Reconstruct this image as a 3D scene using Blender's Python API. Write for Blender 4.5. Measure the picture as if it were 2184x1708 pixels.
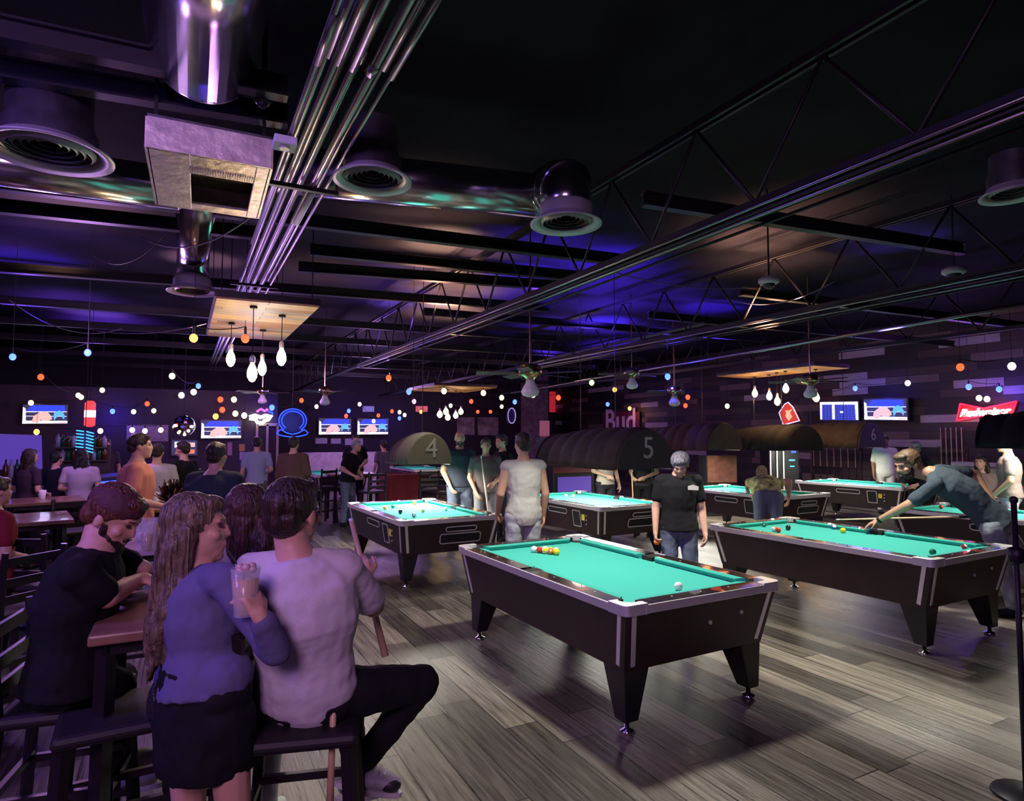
import bpy, bmesh, math, random
from mathutils import Vector as V, Matrix as MX
random.seed(7)
SC=bpy.context.scene
COL=SC.collection
for o in list(bpy.data.objects): bpy.data.objects.remove(o,do_unlink=True)
# ------------------------------------------------------------------ camera
# world axes follow the building: +Y along the long room, +X towards the plank wall
IW,IH,FPX,PITCH,CH,YAW=2184,1708,1345.6,0.0553,1.80,0.48
sy,cy,sp,cp=math.sin(YAW),math.cos(YAW),math.sin(PITCH),math.cos(PITCH)
FW=V((sy*cp,cy*cp,sp)); UP=V((-sy*sp,-cy*sp,cp)); RT=V((cy,-sy,0)); CAM=V((0,0,CH))
cd=bpy.data.cameras.new('camera'); cam=bpy.data.objects.new('camera',cd); COL.objects.link(cam)
cd.sensor_fit='HORIZONTAL'; cd.sensor_width=36; cd.lens=FPX/IW*36; cd.clip_start=.05; cd.clip_end=200
cam.matrix_world=MX(((RT.x,UP.x,-FW.x,0),(RT.y,UP.y,-FW.y,0),(RT.z,UP.z,-FW.z,CH),(0,0,0,1)))
SC.camera=cam
FH=V((sy,cy,0)); RH=V((cy,-sy,0))       # level forward / right of the photographer
def ray(x,y): return FW+RT*((x-IW/2)/FPX)+UP*((IH/2-y)/FPX)
def atd(x,y,D): return CAM+ray(x,y)*D
def atz(x,y,z): d=ray(x,y); return CAM+d*((z-CH)/d.z)
def atY(x,y,Y): d=ray(x,y); return CAM+d*(Y/d.y)
def atX(x,y,X): d=ray(x,y); return CAM+d*(X/d.x)
# ------------------------------------------------------------------ world, exposure
w=bpy.data.worlds.new('world'); SC.world=w; w.use_nodes=True
w.node_tree.nodes['Background'].inputs[0].default_value=(.02,.015,.05,1); w.node_tree.nodes['Background'].inputs[1].default_value=.2
SC.view_settings.view_transform='Standard'; SC.view_settings.look='None'
SC.view_settings.gamma=1; SC.view_settings.use_curve_mapping=False; SC.view_settings.exposure=0.0
# ------------------------------------------------------------------ lights
def aim(o,t):
    o.rotation_euler=(V(t)-o.location).to_track_quat('-Z','Y').to_euler()
def light(kind,name,loc,power,col,size=.1,target=None,spot=None,blend=.5,size_y=None,spec=1.):
    d=bpy.data.lights.new(name,kind); o=bpy.data.objects.new(name,d); COL.objects.link(o)
    o.location=loc; d.energy=power; d.color=col; d.specular_factor=spec
    if kind=='AREA':
        d.size=size
        if size_y: d.shape='RECTANGLE'; d.size_y=size_y
    else: d.shadow_soft_size=size
    if kind=='SPOT': d.spot_size=math.radians(spot); d.spot_blend=blend
    if target is not None: aim(o,target)
    return o
WHITE=(1,.97,.84); BLUE=(.06,.02,1); MAG=(.85,.25,.95); WARM=(1,.62,.32); PINK=(1,.45,.55)
TABLES=[(2.305,3.000),(5.34,2.97),(2.26,7.153),(5.157,7.238),(8.62,7.154),(12.14,7.246),(8.80,3.05),(2.95,16.3),(5.95,17.6)]
TROT=.03
def tcen(i):
    x,y=TABLES[i]; c,s=math.cos(TROT),math.sin(TROT)
    return V((x+c*.675-s*1.18,y+s*.675+c*1.18,0))
# table lamps: ceiling-hung over the front row, inside the barrel shades elsewhere
for i,pw in ((0,150),(1,150)):
    c=tcen(i); light('SPOT','table_light',(c.x,c.y,3.35),pw*3.6,WHITE,.13,(c.x,c.y,0),88,.3)
c=tcen(2); light('SPOT','table_light',(c.x,c.y-.2,3.2),260,WHITE,.12,(c.x,c.y-.1,0),62,.4)
SHADE_LIGHTS=[]
def shade_light(x,y,z,ly,pw): light('AREA','table_light',(x,y,z),pw*1.5,WHITE,.35,(x,y,0),size_y=ly)
# coloured fill lights added near the ceiling, without fixtures
light('AREA','colour_fill',(-1.6,-1.6,3.5),115,(.85,.45,.95),1.2,(.3,2.6,1.0))
light('AREA','colour_fill',(-2.6,2.6,3.4),75,(.30,.16,1),.9,(.6,3.2,1.1))
light('POINT','colour_fill',(-1.2,9.5,3.0),110,(.75,.35,1),.3)
light('POINT','colour_fill',(1.2,14.5,3.0),150,(.8,.35,1),.3)
light('POINT','colour_fill',(5.2,19.5,3.0),190,(.7,.35,1),.3)
light('POINT','colour_fill',(9.0,13.5,3.3),22,(1,.62,.55),.3)
light('POINT','colour_fill',(12.9,14.5,3.2),24,(.45,.15,1),.3)
light('POINT','colour_fill',(13.6,7.0,3.5),20,(.5,.15,.9),.3)
def deck_fill(px,py,pw,col,ang=60,zc=4.45,dz=1.5,off=(0,0)):  # spots added without fixtures to colour patches of the deck
    t=atz(px,py,zc); light('SPOT','deck_fill',(t.x+off[0],t.y+off[1],zc-dz),pw*80,col,.08,t,ang,.9)
light('POINT','duct_fill',(-.75,3.0,3.75),2.2,(.08,.03,1),.05)  # small blue lamp added for the streak along the wide duct
for a in ((1150,530,14),(1235,575,18),(1270,620,22),(1330,600,16),(1290,660,26),(1300,705,34),(1310,740,40),(860,600,9),(870,650,14),(1420,640,12),(1500,660,12),(150,650,16),(230,690,26),(40,560,8),(60,480,4),(1100,640,20),(1180,700,30)):
    t=atz(a[0],a[1],4.45); light('SPOT','deck_fill',(t.x,t.y,3.5),a[2]*20,(.10,.03,1) if a[0]>900 else (.22,.07,1),.06,t,125,.8)
for a in ((910,450,6),(930,500,9),(945,560,34),(965,620,52),(960,670,60),(1600,500,7),(1700,480,6),(1640,560,9),(700,590,5),(200,430,5),(100,460,4)):
    t=atz(a[0],a[1],4.45); light('SPOT','deck_fill',(t.x,t.y,3.5),a[2]*17,(1,.50,.34),.06,t,120,.8)
for a in ((1110,590,30,BLUE,55),(1300,560,22,BLUE,60),(1290,690,45,BLUE,60),(830,650,22,(.25,.12,1),45),
          (1520,660,16,BLUE,60),(1900,520,5,(.2,.12,.9),60),(60,560,10,BLUE,60),(200,670,14,(.3,.12,.9),60)): deck_fill(*a)
for a in ((945,520,22,WARM,50),(960,650,42,WARM,48),(1620,520,16,(1,.5,.3),55),(430,560,10,PINK,45),(150,430,6,(.8,.35,.6),60)): deck_fill(*a)
# ------------------------------------------------------------------ materials
MATS={}
def mat(name,col,rough=.6,metal=0.,emis=None,es=1.,bump=0.,bscale=60.,var=0.,vscale=8.,alpha=None,spec=.5,ctype=None,trans=0.,coat=0.):
    if name in MATS: return MATS[name]
    m=bpy.data.materials.new(name); m.use_nodes=True; nt=m.node_tree; b=nt.nodes['Principled BSDF']
    b.inputs['Base Color'].default_value=(*col,1); b.inputs['Roughness'].default_value=rough; b.inputs['Metallic'].default_value=metal
    b.inputs['Specular IOR Level'].default_value=spec
    if trans: b.inputs['Transmission Weight'].default_value=trans; b.inputs['IOR'].default_value=1.3
    if coat: b.inputs['Coat Weight'].default_value=coat
    if alpha is not None: b.inputs['Alpha'].default_value=alpha
    if emis: b.inputs['Emission Color'].default_value=(*emis,1); b.inputs['Emission Strength'].default_value=es; m.cycles.emission_sampling='NONE'
    tc=nt.nodes.new('ShaderNodeTexCoord')
    if bump or var:
        n=nt.nodes.new('ShaderNodeTexNoise'); n.inputs['Scale'].default_value=bscale; n.inputs['Detail'].default_value=4
        nt.links.new(tc.outputs['Object'],n.inputs['Vector'])
    if bump:
        bp=nt.nodes.new('ShaderNodeBump'); bp.inputs['Strength'].default_value=bump; bp.inputs['Distance'].default_value=.01
        nt.links.new(n.outputs['Fac'],bp.inputs['Height']); nt.links.new(bp.outputs['Normal'],b.inputs['Normal'])
    if var:
        n2=nt.nodes.new('ShaderNodeTexNoise'); n2.inputs['Scale'].default_value=vscale; n2.inputs['Detail'].default_value=3
        nt.links.new(tc.outputs['Object'],n2.inputs['Vector'])
        r=nt.nodes.new('ShaderNodeValToRGB'); r.color_ramp.elements[0].position=.3; r.color_ramp.elements[1].position=.7
        r.color_ramp.elements[0].color=(*[c*(1-var) for c in col],1); r.color_ramp.elements[1].color=(*[min(1,c*(1+var)) for c in col],1)
        nt.links.new(n2.outputs['Fac'],r.inputs['Fac']); nt.links.new(r.outputs['Color'],b.inputs['Base Color'])
    MATS[name]=m; return m
def node(nt,t,**k):
    n=nt.nodes.new(t)
    for a,v in k.items(): setattr(n,a,v)
    return n
def plank_mat(name,c1,c2,mortar,bw,rh,rough,axis='Y',bias=0.,noise=.5,msz=.004,stops=None,bump=.25,rv=.15):
    m=bpy.data.materials.new(name); m.use_nodes=True; nt=m.node_tree; b=nt.nodes['Principled BSDF']
    tc=node(nt,'ShaderNodeTexCoord'); sep=node(nt,'ShaderNodeSeparateXYZ'); cmb=node(nt,'ShaderNodeCombineXYZ'); L=nt.links.new
    L(tc.outputs['Object'],sep.inputs[0])
    u,v={'Y':('Y','X'),'YZ':('Y','Z'),'XZ':('X','Z'),'X':('X','Y')}[axis]
    L(sep.outputs[u],cmb.inputs[0]); L(sep.outputs[v],cmb.inputs[1])
    br=node(nt,'ShaderNodeTexBrick'); br.inputs['Scale'].default_value=1; br.inputs['Brick Width'].default_value=bw; br.inputs['Row Height'].default_value=rh
    br.inputs['Mortar Size'].default_value=msz; br.inputs['Color1'].default_value=(0,0,0,1); br.inputs['Color2'].default_value=(1,1,1,1); br.inputs['Mortar'].default_value=(.0,.0,.0,1)
    br.inputs['Bias'].default_value=bias; br.offset=.37; br.offset_frequency=2; br.squash=.8; br.squash_frequency=3
    L(cmb.outputs[0],br.inputs['Vector'])
    rp=node(nt,'ShaderNodeValToRGB'); L(br.outputs['Color'],rp.inputs['Fac'])
    cr=rp.color_ramp; st=stops or [(0,c1),(1,c2)]
    cr.elements[0].position=st[0][0]; cr.elements[0].color=(*st[0][1],1); cr.elements[1].position=st[-1][0]; cr.elements[1].color=(*st[-1][1],1)
    for p,c in st[1:-1]: e=cr.elements.new(p); e.color=(*c,1)
    if stops: cr.interpolation='CONSTANT'
    # grain: noise stretched along the plank
    mp=node(nt,'ShaderNodeMapping'); mp.inputs['Scale'].default_value=(1.2,22,1); L(cmb.outputs[0],mp.inputs[0])
    n=node(nt,'ShaderNodeTexNoise'); n.inputs['Scale'].default_value=1.6; n.inputs['Detail'].default_value=6; n.inputs['Roughness'].default_value=.65; L(mp.outputs[0],n.inputs['Vector'])
    mx=node(nt,'ShaderNodeMixRGB',blend_type='MULTIPLY'); mx.inputs[0].default_value=noise
    g=node(nt,'ShaderNodeValToRGB'); g.color_ramp.elements[0].position=.3; g.color_ramp.elements[0].color=(.25,.25,.25,1); g.color_ramp.elements[1].position=.68; g.color_ramp.elements[1].color=(1.3,1.3,1.3,1)
    L(n.outputs['Fac'],g.inputs['Fac']); L(rp.outputs['Color'],mx.inputs[1]); L(g.outputs['Color'],mx.inputs[2])
    mm=node(nt,'ShaderNodeMixRGB'); L(br.outputs['Fac'],mm.inputs[0]); L(mx.outputs[0],mm.inputs[1]); mm.inputs[2].default_value=(*mortar,1)
    L(mm.outputs[0],b.inputs['Base Color'])
    rr=node(nt,'ShaderNodeMapRange'); rr.inputs['To Min'].default_value=rough-rv; rr.inputs['To Max'].default_value=rough+rv; L(n.outputs['Fac'],rr.inputs['Value']); L(rr.outputs[0],b.inputs['Roughness'])
    bp=node(nt,'ShaderNodeBump'); bp.inputs['Strength'].default_value=bump; bp.inputs['Distance'].default_value=.01
    ad=node(nt,'ShaderNodeMath',operation='SUBTRACT'); L(n.outputs['Fac'],ad.inputs[0]); L(br.outputs['Fac'],ad.inputs[1]); L(ad.outputs[0],bp.inputs['Height']); L(bp.outputs['Normal'],b.inputs['Normal'])
    MATS[name]=m; return m
CHROME=mat('brushed_aluminium',(.80,.79,.79),.38,.6,bump=.05); POLISH=mat('polished_metal',(.8,.8,.8),.12,1)
BLACK=mat('black_laminate',(.012,.011,.012),.35); BLKM=mat('matte_black',(.006,.006,.007),.7); BLKIRON=mat('black_steel',(.018,.016,.022),.45,.5)
CLOTH=mat('green_felt',(.055,.41,.34),.9,bump=.1,bscale=900,spec=.1)
CUSH=mat('cushion_felt',(.045,.37,.30),.85,bump=.1,bscale=900,spec=.15)
CAB=mat('maroon_laminate',(.022,.010,.011),.45,var=.2); DUCT=mat('galvanised_duct',(.55,.55,.58),.2,1,bump=.06,bscale=5,var=.12,vscale=5)
TRUSS=mat('painted_joist_steel',(.012,.011,.012),.5,.2); CONDUIT=mat('conduit_steel',(.34,.32,.34),.32,1)
WOODCUE=mat('maple_cue',(.62,.42,.24),.35); WOODDK=mat('dark_stained_wood',(.035,.018,.014),.4,var=.4)
GLASSW=mat('frosted_glass',(.75,.75,.72),.4,spec=.6); PAPER=mat('white_paper',(.7,.68,.75),.7)
BOARD=plank_mat('pallet_planks',(.45,.26,.11),(.72,.50,.28),(.05,.03,.02),1.3,.14,.5,'X',noise=.5,stops=[(0,(.40,.19,.06)),(.35,(.60,.36,.15)),(.6,(.40,.31,.25)),(.8,(.66,.42,.18)),(1,(.6,.4,.2))])
# ------------------------------------------------------------------ mesh helpers
class MB:
    def __init__(s): s.bm=bmesh.new(); s.mi=0
    def face(s,vs):
        try: f=s.bm.faces.new(vs); f.material_index=s.mi; return f
        except ValueError: return None
    def box(s,c,d,rot=None,taper=None):
        c=V(c); hx,hy,hz=[q/2 for q in d]; vs=[]
        for z in(-1,1):
            for x,y in((-1,-1),(1,-1),(1,1),(-1,1)):
                k=(taper if (taper and z<0) else (1,1)); p=V((x*hx*k[0],y*hy*k[1],z*hz))
                if rot: p=rot@p
                vs.append(s.bm.verts.new(c+p))
        for q in((3,2,1,0),(4,5,6,7),(0,1,5,4),(1,2,6,5),(2,3,7,6),(3,0,4,7)): s.face([vs[i] for i in q])
        return s
    def bar(s,a,b,w,h=None,up=(0,0,1)):
        a,b=V(a),V(b); h=h or w; d=(b-a); L=d.length; z=d.normalized(); x=z.cross(V(up))
        if x.length<1e-4: x=V((1,0,0))
        x.normalize(); y=x.cross(z); R=MX((x,y,z)).transposed(); return s.box((a+b)/2,(w,h,L),R)
    def ring(s,c,x,y,rx,ry,n): return [s.bm.verts.new(c+x*(rx*math.cos(2*math.pi*i/n))+y*(ry*math.sin(2*math.pi*i/n))) for i in range(n)]
    def skin(s,rs,cap=True,closed=False):
        n=len(rs[0])
        for a,b in zip(rs,rs[1:]+([rs[0]] if closed else [])):
            for i in range(n): s.face([a[i],a[(i+1)%n],b[(i+1)%n],b[i]])
        if cap and not closed: s.face(rs[0][::-1]); s.face(rs[-1])
        return s
    def tube(s,pts,r,n=8,cap=True,r2=None):
        pts=[V(p) for p in pts]; rs=[]; up=None; m=len(pts)
        for i,p in enumerate(pts):
            t=(pts[min(i+1,m-1)]-pts[max(i-1,0)]).normalized()
            if up is None: up=t.orthogonal().normalized()
            x=(up-t*up.dot(t)).normalized(); up=x; y=t.cross(x)
            rr=r[i] if isinstance(r,(list,tuple)) else (r if r2 is None else r+(r2-r)*i/(m-1))
            rs.append(s.ring(p,x,y,rr,rr,n))
        return s.skin(rs,cap)
    def lathe(s,prof,o=(0,0,0),ax=(0,0,1),n=20,cap=True):
        o=V(o); z=V(ax).normalized(); x=z.orthogonal().normalized(); y=z.cross(x)
        return s.skin([s.ring(o+z*h,x,y,max(r,1e-4),max(r,1e-4),n) for r,h in prof],cap)
    def ell(s,c,r,R=None,n=14,m=9):
        c=V(c); R=R or MX.Identity(3); rs=[]
        for j in range(m+1):
            t=math.pi*(j+.02)/(m+.04); rr=math.sin(t); z=-math.cos(t)
            rs.append([s.bm.verts.new(c+R@V((r[0]*rr*math.cos(2*math.pi*i/n),r[1]*rr*math.sin(2*math.pi*i/n),r[2]*z))) for i in range(n)])
        return s.skin(rs)
    def cap(s,a,b,ra,rb,n=12):
        a,b=V(a),V(b); d=b-a; L=d.length
        if L<1e-5: return s.ell(a,(ra,)*3)
        z=d/L; x=z.orthogonal().normalized(); y=z.cross(x); rs=[]
        for k in range(4): t=math.pi/2*(k+.15)/4; rs.append(s.ring(a-z*(ra*math.cos(t)),x,y,ra*math.sin(t),ra*math.sin(t),n))
        rs.append(s.ring(a,x,y,ra,ra,n)); rs.append(s.ring(b,x,y,rb,rb,n))
        for k in range(3,-1,-1): t=math.pi/2*(k+.15)/4; rs.append(s.ring(b+z*(rb*math.cos(t)),x,y,rb*math.sin(t),rb*math.sin(t),n))
        return s.skin(rs)
    def prism(s,poly,h,o=(0,0,0),X=(1,0,0),Y=(0,1,0)):
        o=V(o);X=V(X);Y=V(Y);Z=X.cross(Y).normalized()*h
        a=[s.bm.verts.new(o+X*p[0]+Y*p[1]) for p in poly]; b=[s.bm.verts.new(o+X*p[0]+Y*p[1]+Z) for p in poly]
        n=len(poly); s.face(a[::-1]); s.face(b)
        for i in range(n): s.face([a[i],a[(i+1)%n],b[(i+1)%n],b[i]])
        return s
    def poly(s,pts,o,X,Y):
        o=V(o);X=V(X);Y=V(Y); return s.face([s.bm.verts.new(o+X*p[0]+Y*p[1]) for p in pts])
    def build(s,name,m,parent=None,world=False,smooth=False,bevel=0.,remesh=None,disp=None,sm=4):
        bmesh.ops.recalc_face_normals(s.bm,faces=s.bm.faces)
        me=bpy.data.meshes.new(name)
        s.bm.to_mesh(me); s.bm.free()
        if world and parent is not None:
            Q=MX.Identity(4); q_=parent
            while q_ is not None: Q=MX.Translation(q_.location)@q_.rotation_euler.to_matrix().to_4x4()@Q; q_=q_.parent
            me.transform(Q.inverted())
        for k in (m if isinstance(m,(list,tuple)) else [m]): me.materials.append(k)
        o=bpy.data.objects.new(name,me); COL.objects.link(o)
        if smooth:
            for p in me.polygons: p.use_smooth=True
        if bevel:
            b=o.modifiers.new('bevel','BEVEL'); b.width=bevel; b.segments=2; b.limit_method='ANGLE'; b.angle_limit=math.radians(40)
        if remesh:
            r=o.modifiers.new('remesh','REMESH'); r.mode='VOXEL'; r.voxel_size=remesh; r.use_smooth_shade=True
            k=o.modifiers.new('smooth','SMOOTH'); k.factor=.5; k.iterations=sm
            if disp:
                tx=bpy.data.textures.new('folds','CLOUDS'); tx.noise_scale=disp[1]; tx.noise_depth=2
                dd=o.modifiers.new('folds','DISPLACE'); dd.texture=tx; dd.strength=disp[0]; dd.texture_coords='LOCAL'
        if parent is not None: o.parent=parent
        return o
def tag(o,label=None,cat=None,group=None,kind=None):
    if label: o['label']=label
    if cat: o['category']=cat
    if group: o['group']=group
    if kind: o['kind']=kind
    return o
def thing(name,label,cat,loc=(0,0,0),rz=0,group=None):
    o=bpy.data.objects.new(name,None); COL.objects.link(o); o.empty_display_size=.1
    o.location=loc; o.rotation_euler=(0,0,rz); return tag(o,label,cat,group)
def dup(root,loc,rz=None,label=None,group=None,scale=None):
    r=root.copy(); COL.objects.link(r); r.location=loc
    if rz is not None: r.rotation_euler=(0,0,rz)
    if label: r['label']=label
    if group: r['group']=group
    if scale: r.scale=scale
    for ch in [o for o in root.children]:
        c=ch.copy(); COL.objects.link(c); c.parent=r
        for g in ch.children: d=g.copy(); COL.objects.link(d); d.parent=c
    return r
def struct(name,mb,m,**k): return tag(mb.build(name,m,**k),kind='structure')
def text_mesh(name,s,size,m,M,parent=None,ext=.004,shear=0.,bold=0.,align='CENTER'):
    cu=bpy.data.curves.new(name,'FONT'); cu.body=s; cu.size=size; cu.extrude=ext; cu.shear=shear; cu.offset=bold; cu.align_x=align; cu.align_y='CENTER'
    t=bpy.data.objects.new('tmp',cu); COL.objects.link(t); bpy.context.view_layer.update()
    me=bpy.data.meshes.new_from_object(t.evaluated_get(bpy.context.evaluated_depsgraph_get())); bpy.data.objects.remove(t)
    me.materials.clear(); me.materials.append(m); me.transform(M); me.name=name
    o=bpy.data.objects.new(name,me); COL.objects.link(o)
    if parent is not None: o.parent=parent
    return o
def frame(o,X,Y):          # matrix whose local x,y lie along X,Y at o
    X=V(X).normalized(); Y=V(Y).normalized(); Z=X.cross(Y).normalized(); o=V(o)
    return MX(((X.x,Y.x,Z.x,o.x),(X.y,Y.y,Z.y,o.y),(X.z,Y.z,Z.z,o.z),(0,0,0,1)))
def arc(cx,cy,r,a0,a1,n=8): return [(cx+r*math.cos(math.radians(a0+(a1-a0)*i/n)),cy+r*math.sin(math.radians(a0+(a1-a0)*i/n))) for i in range(n+1)]
def rrect(w,h,r,n=5):
    w/=2;h/=2; return arc(w-r,h-r,r,0,90,n)+arc(-w+r,h-r,r,90,180,n)+arc(-w+r,-h+r,r,180,270,n)+arc(w-r,-h+r,r,270,360,n)
# ------------------------------------------------------------------ room shell
XL,XR,YB,YF,ZC=-6.2,15.4,25.2,-3.2,4.5
FLOOR=plank_mat('worn_plank_floor',(.030,.024,.019),(.24,.205,.165),(.006,.005,.004),1.35,.225,.33,'Y',noise=1.,msz=.004,bump=.6,rv=.2)
struct('floor',MB().box(((XL+XR)/2,(YB+YF)/2,-.05),(XR-XL,YB-YF,.1)),FLOOR)
DECK=mat('dark_roof_deck',(.011,.0105,.015),.8,bump=.3,bscale=5,var=.35,vscale=1.2,spec=.08)
struct('ceiling',MB().box(((XL+XR)/2,(YB+YF)/2,ZC+.05),(XR-XL,YB-YF,.1)),DECK)
WPL=plank_mat('mixed_plank_wall',(.02,.014,.014),(.5,.4,.4),(.004,.003,.004),1.25,.19,.6,'YZ',noise=.45,msz=.006,
   stops=[(0,(.012,.009,.010)),(.3,(.05,.030,.026)),(.55,(.022,.014,.014)),(.66,(.13,.085,.075)),(.78,(.04,.028,.03)),(.86,(.36,.30,.32)),(.96,(.03,.02,.02)),(1,(.03,.02,.02))])
DKW=mat('dark_painted_wall',(.030,.022,.035),.8,bump=.2,bscale=8)
struct('wall_right',MB().box((XR+.1,(YB+YF)/2,ZC/2),(.2,YB-YF,ZC)),WPL)
struct('wall_back',MB().box(((XL+XR)/2,YB+.1,ZC/2),(XR-XL+.4,.2,ZC)),DKW)
struct('wall_left',MB().box((XL-.1,(YB+YF)/2,ZC/2),(.2,YB-YF,ZC)),DKW)
struct('wall_front',MB().box(((XL+XR)/2,YF-.1,ZC/2),(XR-XL+.4,.2,ZC)),DKW)
ORD=['first','second','third','fourth','fifth','sixth','seventh','eighth','ninth','tenth','eleventh','twelfth','thirteenth','fourteenth','fifteenth','sixteenth','seventeenth']
# ------------------------------------------------------------------ roof steel, ducts, conduits
def make_truss(X,z0,z1,y0,y1,step,label,r=.011,group=None):
    t=thing('roof_truss',label,'truss',(X,0,z0),group=group)
    for z,nm in ((0,'bottom_chord'),(z1-z0,'top_chord')):
        m=MB()
        for dx in(-.035,.035): m.box((dx,(y0+y1)/2,z),(.028,y1-y0,.055))
        m.build(nm,TRUSS,t)
    m=MB(); n=int((y1-y0)/step)
    for i in range(n):
        a=y0+i*step; b=a+step/2; c=a+step
        m.tube([(0,a,z1-z0-.02),(0,b,.02)],r,6); m.tube([(0,b,.02),(0,c,z1-z0-.02)],r,6)
    m.build('web',TRUSS,t,smooth=True); return t
make_truss(3.5,3.4,4.2,-3,24.9,1.1,'long dark steel truss with zigzag web passing over the first two front pool tables',.014)
make_truss(7.0,3.4,4.2,-3,24.9,1.1,'dark steel truss above the third pool table row, right of the longest truss',.014)
make_truss(10.9,3.4,4.2,-3,24.9,1.1,'dark steel truss nearest the plank wall',.014)
# joists across the room, resting between the trusses
J=[((-6,4.25),(.5,3.85)),((-6,4.95),(.55,4.2)),((-6,7.6),(.67,6.8)),((-2,6.45),(4.6,5.88)),((1.2,7.15),(4.6,6.75)),((1.2,7.95),(4.7,7.28)),((-6,10.2),(5.2,8.68)),
   ((3.5,4.25),(7.6,3.8)),((-6,12.2),(7,11.4)),((-6,14.2),(11,13.4)),((-6,16.4),(11,15.7)),((-6,19),(11,18.2)),((3.5,9.9),(11,9.4)),((7,6.4),(15.3,5.9)),((7,8.4),(15.3,7.9)),((-6,21.7),(15,21))]
JO=sorted(range(len(J)),key=lambda q:J[q][0][1]+J[q][1][1])
for i,(a,b) in enumerate(J):
    m=MB(); z=3.80
    for dz,h,w in((0,.015,.09),(.055,.10,.02),(.11,.015,.09)): m.bar((*a,z+dz),(*b,z+dz),w,h)
    tag(m.build('roof_joist',TRUSS),'black steel roof beam crossing under the deck, %s of sixteen counting from the camera'%ORD[JO.index(i)],'beam','roof beams across the room')
def diffuser(p,r,label,drop=.34,m=DUCT):
    t=thing('ceiling_diffuser',label,'air vent',p)
    MB().lathe([(r*.72,.05),(r*.8,.02),(r*1.0,0),(r*1.0,.012),(r*.82,.04),(r*.74,.07)],n=40,cap=False).build('outer_ring',GREY_P,t,smooth=True)
    for k,q in enumerate((.64,.52,.40,.28,.16)):
        MB().lathe([(r*q,.012+.012*k),(r*(q+.07),.035+.012*k),(r*(q+.07),.045+.012*k),(r*q,.02+.012*k)],n=32,cap=False).build('vane',GREY_P,t,smooth=True)
    MB().lathe([(r*.76,.03),(r*.74,.14),(r*.66,.2),(r*.64,drop)],n=32,cap=False).build('neck',m,t,smooth=True)
    MB().lathe([(.001,.10),(r*.72,.10),(r*.72,.11),(.001,.11)],n=24,cap=False).build('damper',BLKM,t)
    return t
GREY_P=mat('grey_vent_paint',(.42,.40,.42),.4,.2)
DUCTP=mat('dull_duct',(.16,.15,.17),.4,.8,var=.3)
diffuser(atz(105,330,3.5),.34,'large round ceiling diffuser at the far left, lit blue along its rim',.7,DUCTP)
diffuser(atz(795,388,3.5),.26,'round ceiling diffuser with bright rings right of the conduit bundle',.4,DUCTP)
p3=atz(1207,480,3.5); diffuser(p3,.29,'round ceiling diffuser under the elbow end of the shiny duct',.12,GREY_P)
p4=atz(410,624,3.45); diffuser(p4,.27,'round ceiling diffuser hanging behind the square box vent',.1,GREY_P)
diffuser(atz(2160,418,3.5),.2,'round ceiling diffuser at the right edge of the photograph',.3,DUCTP)
# straight duct with gored elbow
a=atz(860,388,3.92); b=atz(1165,420,3.92); e=V((p3.x,p3.y,3.60))
t=thing('round_duct','shiny round duct with gored elbow reflecting green felt','duct',a)
def w2l(t,pts): return [V(p)-t.location for p in pts]
dd=(b-a).normalized(); k=V((p3.x,p3.y,3.92))
MB().tube(w2l(t,[a-dd*1.0,b]),.19,28).build('straight_run',DUCT,t,smooth=True)
el=[b,b+(k-b)*.35,b+(k-b)*.62+V((0,0,-.03)),k+V((0,0,-.10)),k+V((0,0,-.20)),e]
MB().tube(w2l(t,el),.205,28).build('elbow',DUCT,t,smooth=True)
for q in (0,1,2,3): 
    d0=(V(el[q+1])-V(el[max(q-1,0)])).normalized(); MB().tube(w2l(t,[V(el[q])-d0*.012,V(el[q])+d0*.012]),.214,28).build('seam_band',DUCT,t,smooth=True)
# big duct at the top left
a=V((.03,1.9,4.02)); b=V((.05,3.98,4.02))
t=thing('round_duct','wide galvanised duct at the top edge with a blue streak, ending in a rounded cap','duct',a)
MB().tube(w2l(t,[a,b]),.29,36).build('straight_run',DUCT,t,smooth=True)
MB().ell(V(b)-a,(.29,.16,.29),n=28,m=14).build('end_cap',DUCT,t,smooth=True)
t=thing('round_duct','short duct dropping to the diffuser behind the square box vent','duct',(p4.x,p4.y-2.0,3.9))
MB().tube([(0,0,0),(0,1.75,0),(0,2.0,-.1),(0,2.0,-.4)],.17,24).build('drop_run',DUCT,t,smooth=True)
t=thing('round_duct','dull duct behind the large left diffuser, edged in blue light','duct',atz(150,372,3.85))
MB().tube([(-1.8,0.05,0),(0.75,-.05,0)],.17,24).build('straight_run',DUCT,t,smooth=True)
MB().ell((.75,-.05,0),(.06,.17,.17),n=20).build('end_cap',DUCT,t,smooth=True)
# square plenum box with open grille
c=atz(449,388,3.42)
t=thing('plenum_box','square foil-lined box vent with a dark open hatch, lit warm','air vent',(c.x,c.y+.11,3.42),-.02)
FOIL=mat('foil_insulation',(.78,.68,.56),.4,.25,bump=.9,bscale=14,var=.25,vscale=6)
m=MB(); hw=.33; HL=.49
for (x0,x1,y0,y1) in ((-hw,-.11,-HL,HL),(.25,hw,-HL,HL),(-.11,.25,.36,HL),(-.11,.25,-HL,-.20)): m.box(((x0+x1)/2,(y0+y1)/2,.01),(x1-x0,y1-y0,.02))
m.build('bottom_frame',FOIL,t,bevel=.004)
m=MB()
for x,y,dx,dy in((-hw,0,.02,2*HL),(hw,0,.02,2*HL),(0,-HL,2*hw,.02),(0,HL,2*hw,.02)): m.box((x,y,.09),(dx,dy,.18))
m.build('box_side',FOIL,t)
m=MB().box((0,0,.19),(2*hw,2*HL,.02)); m.build('box_top',DUCTP,t)
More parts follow.
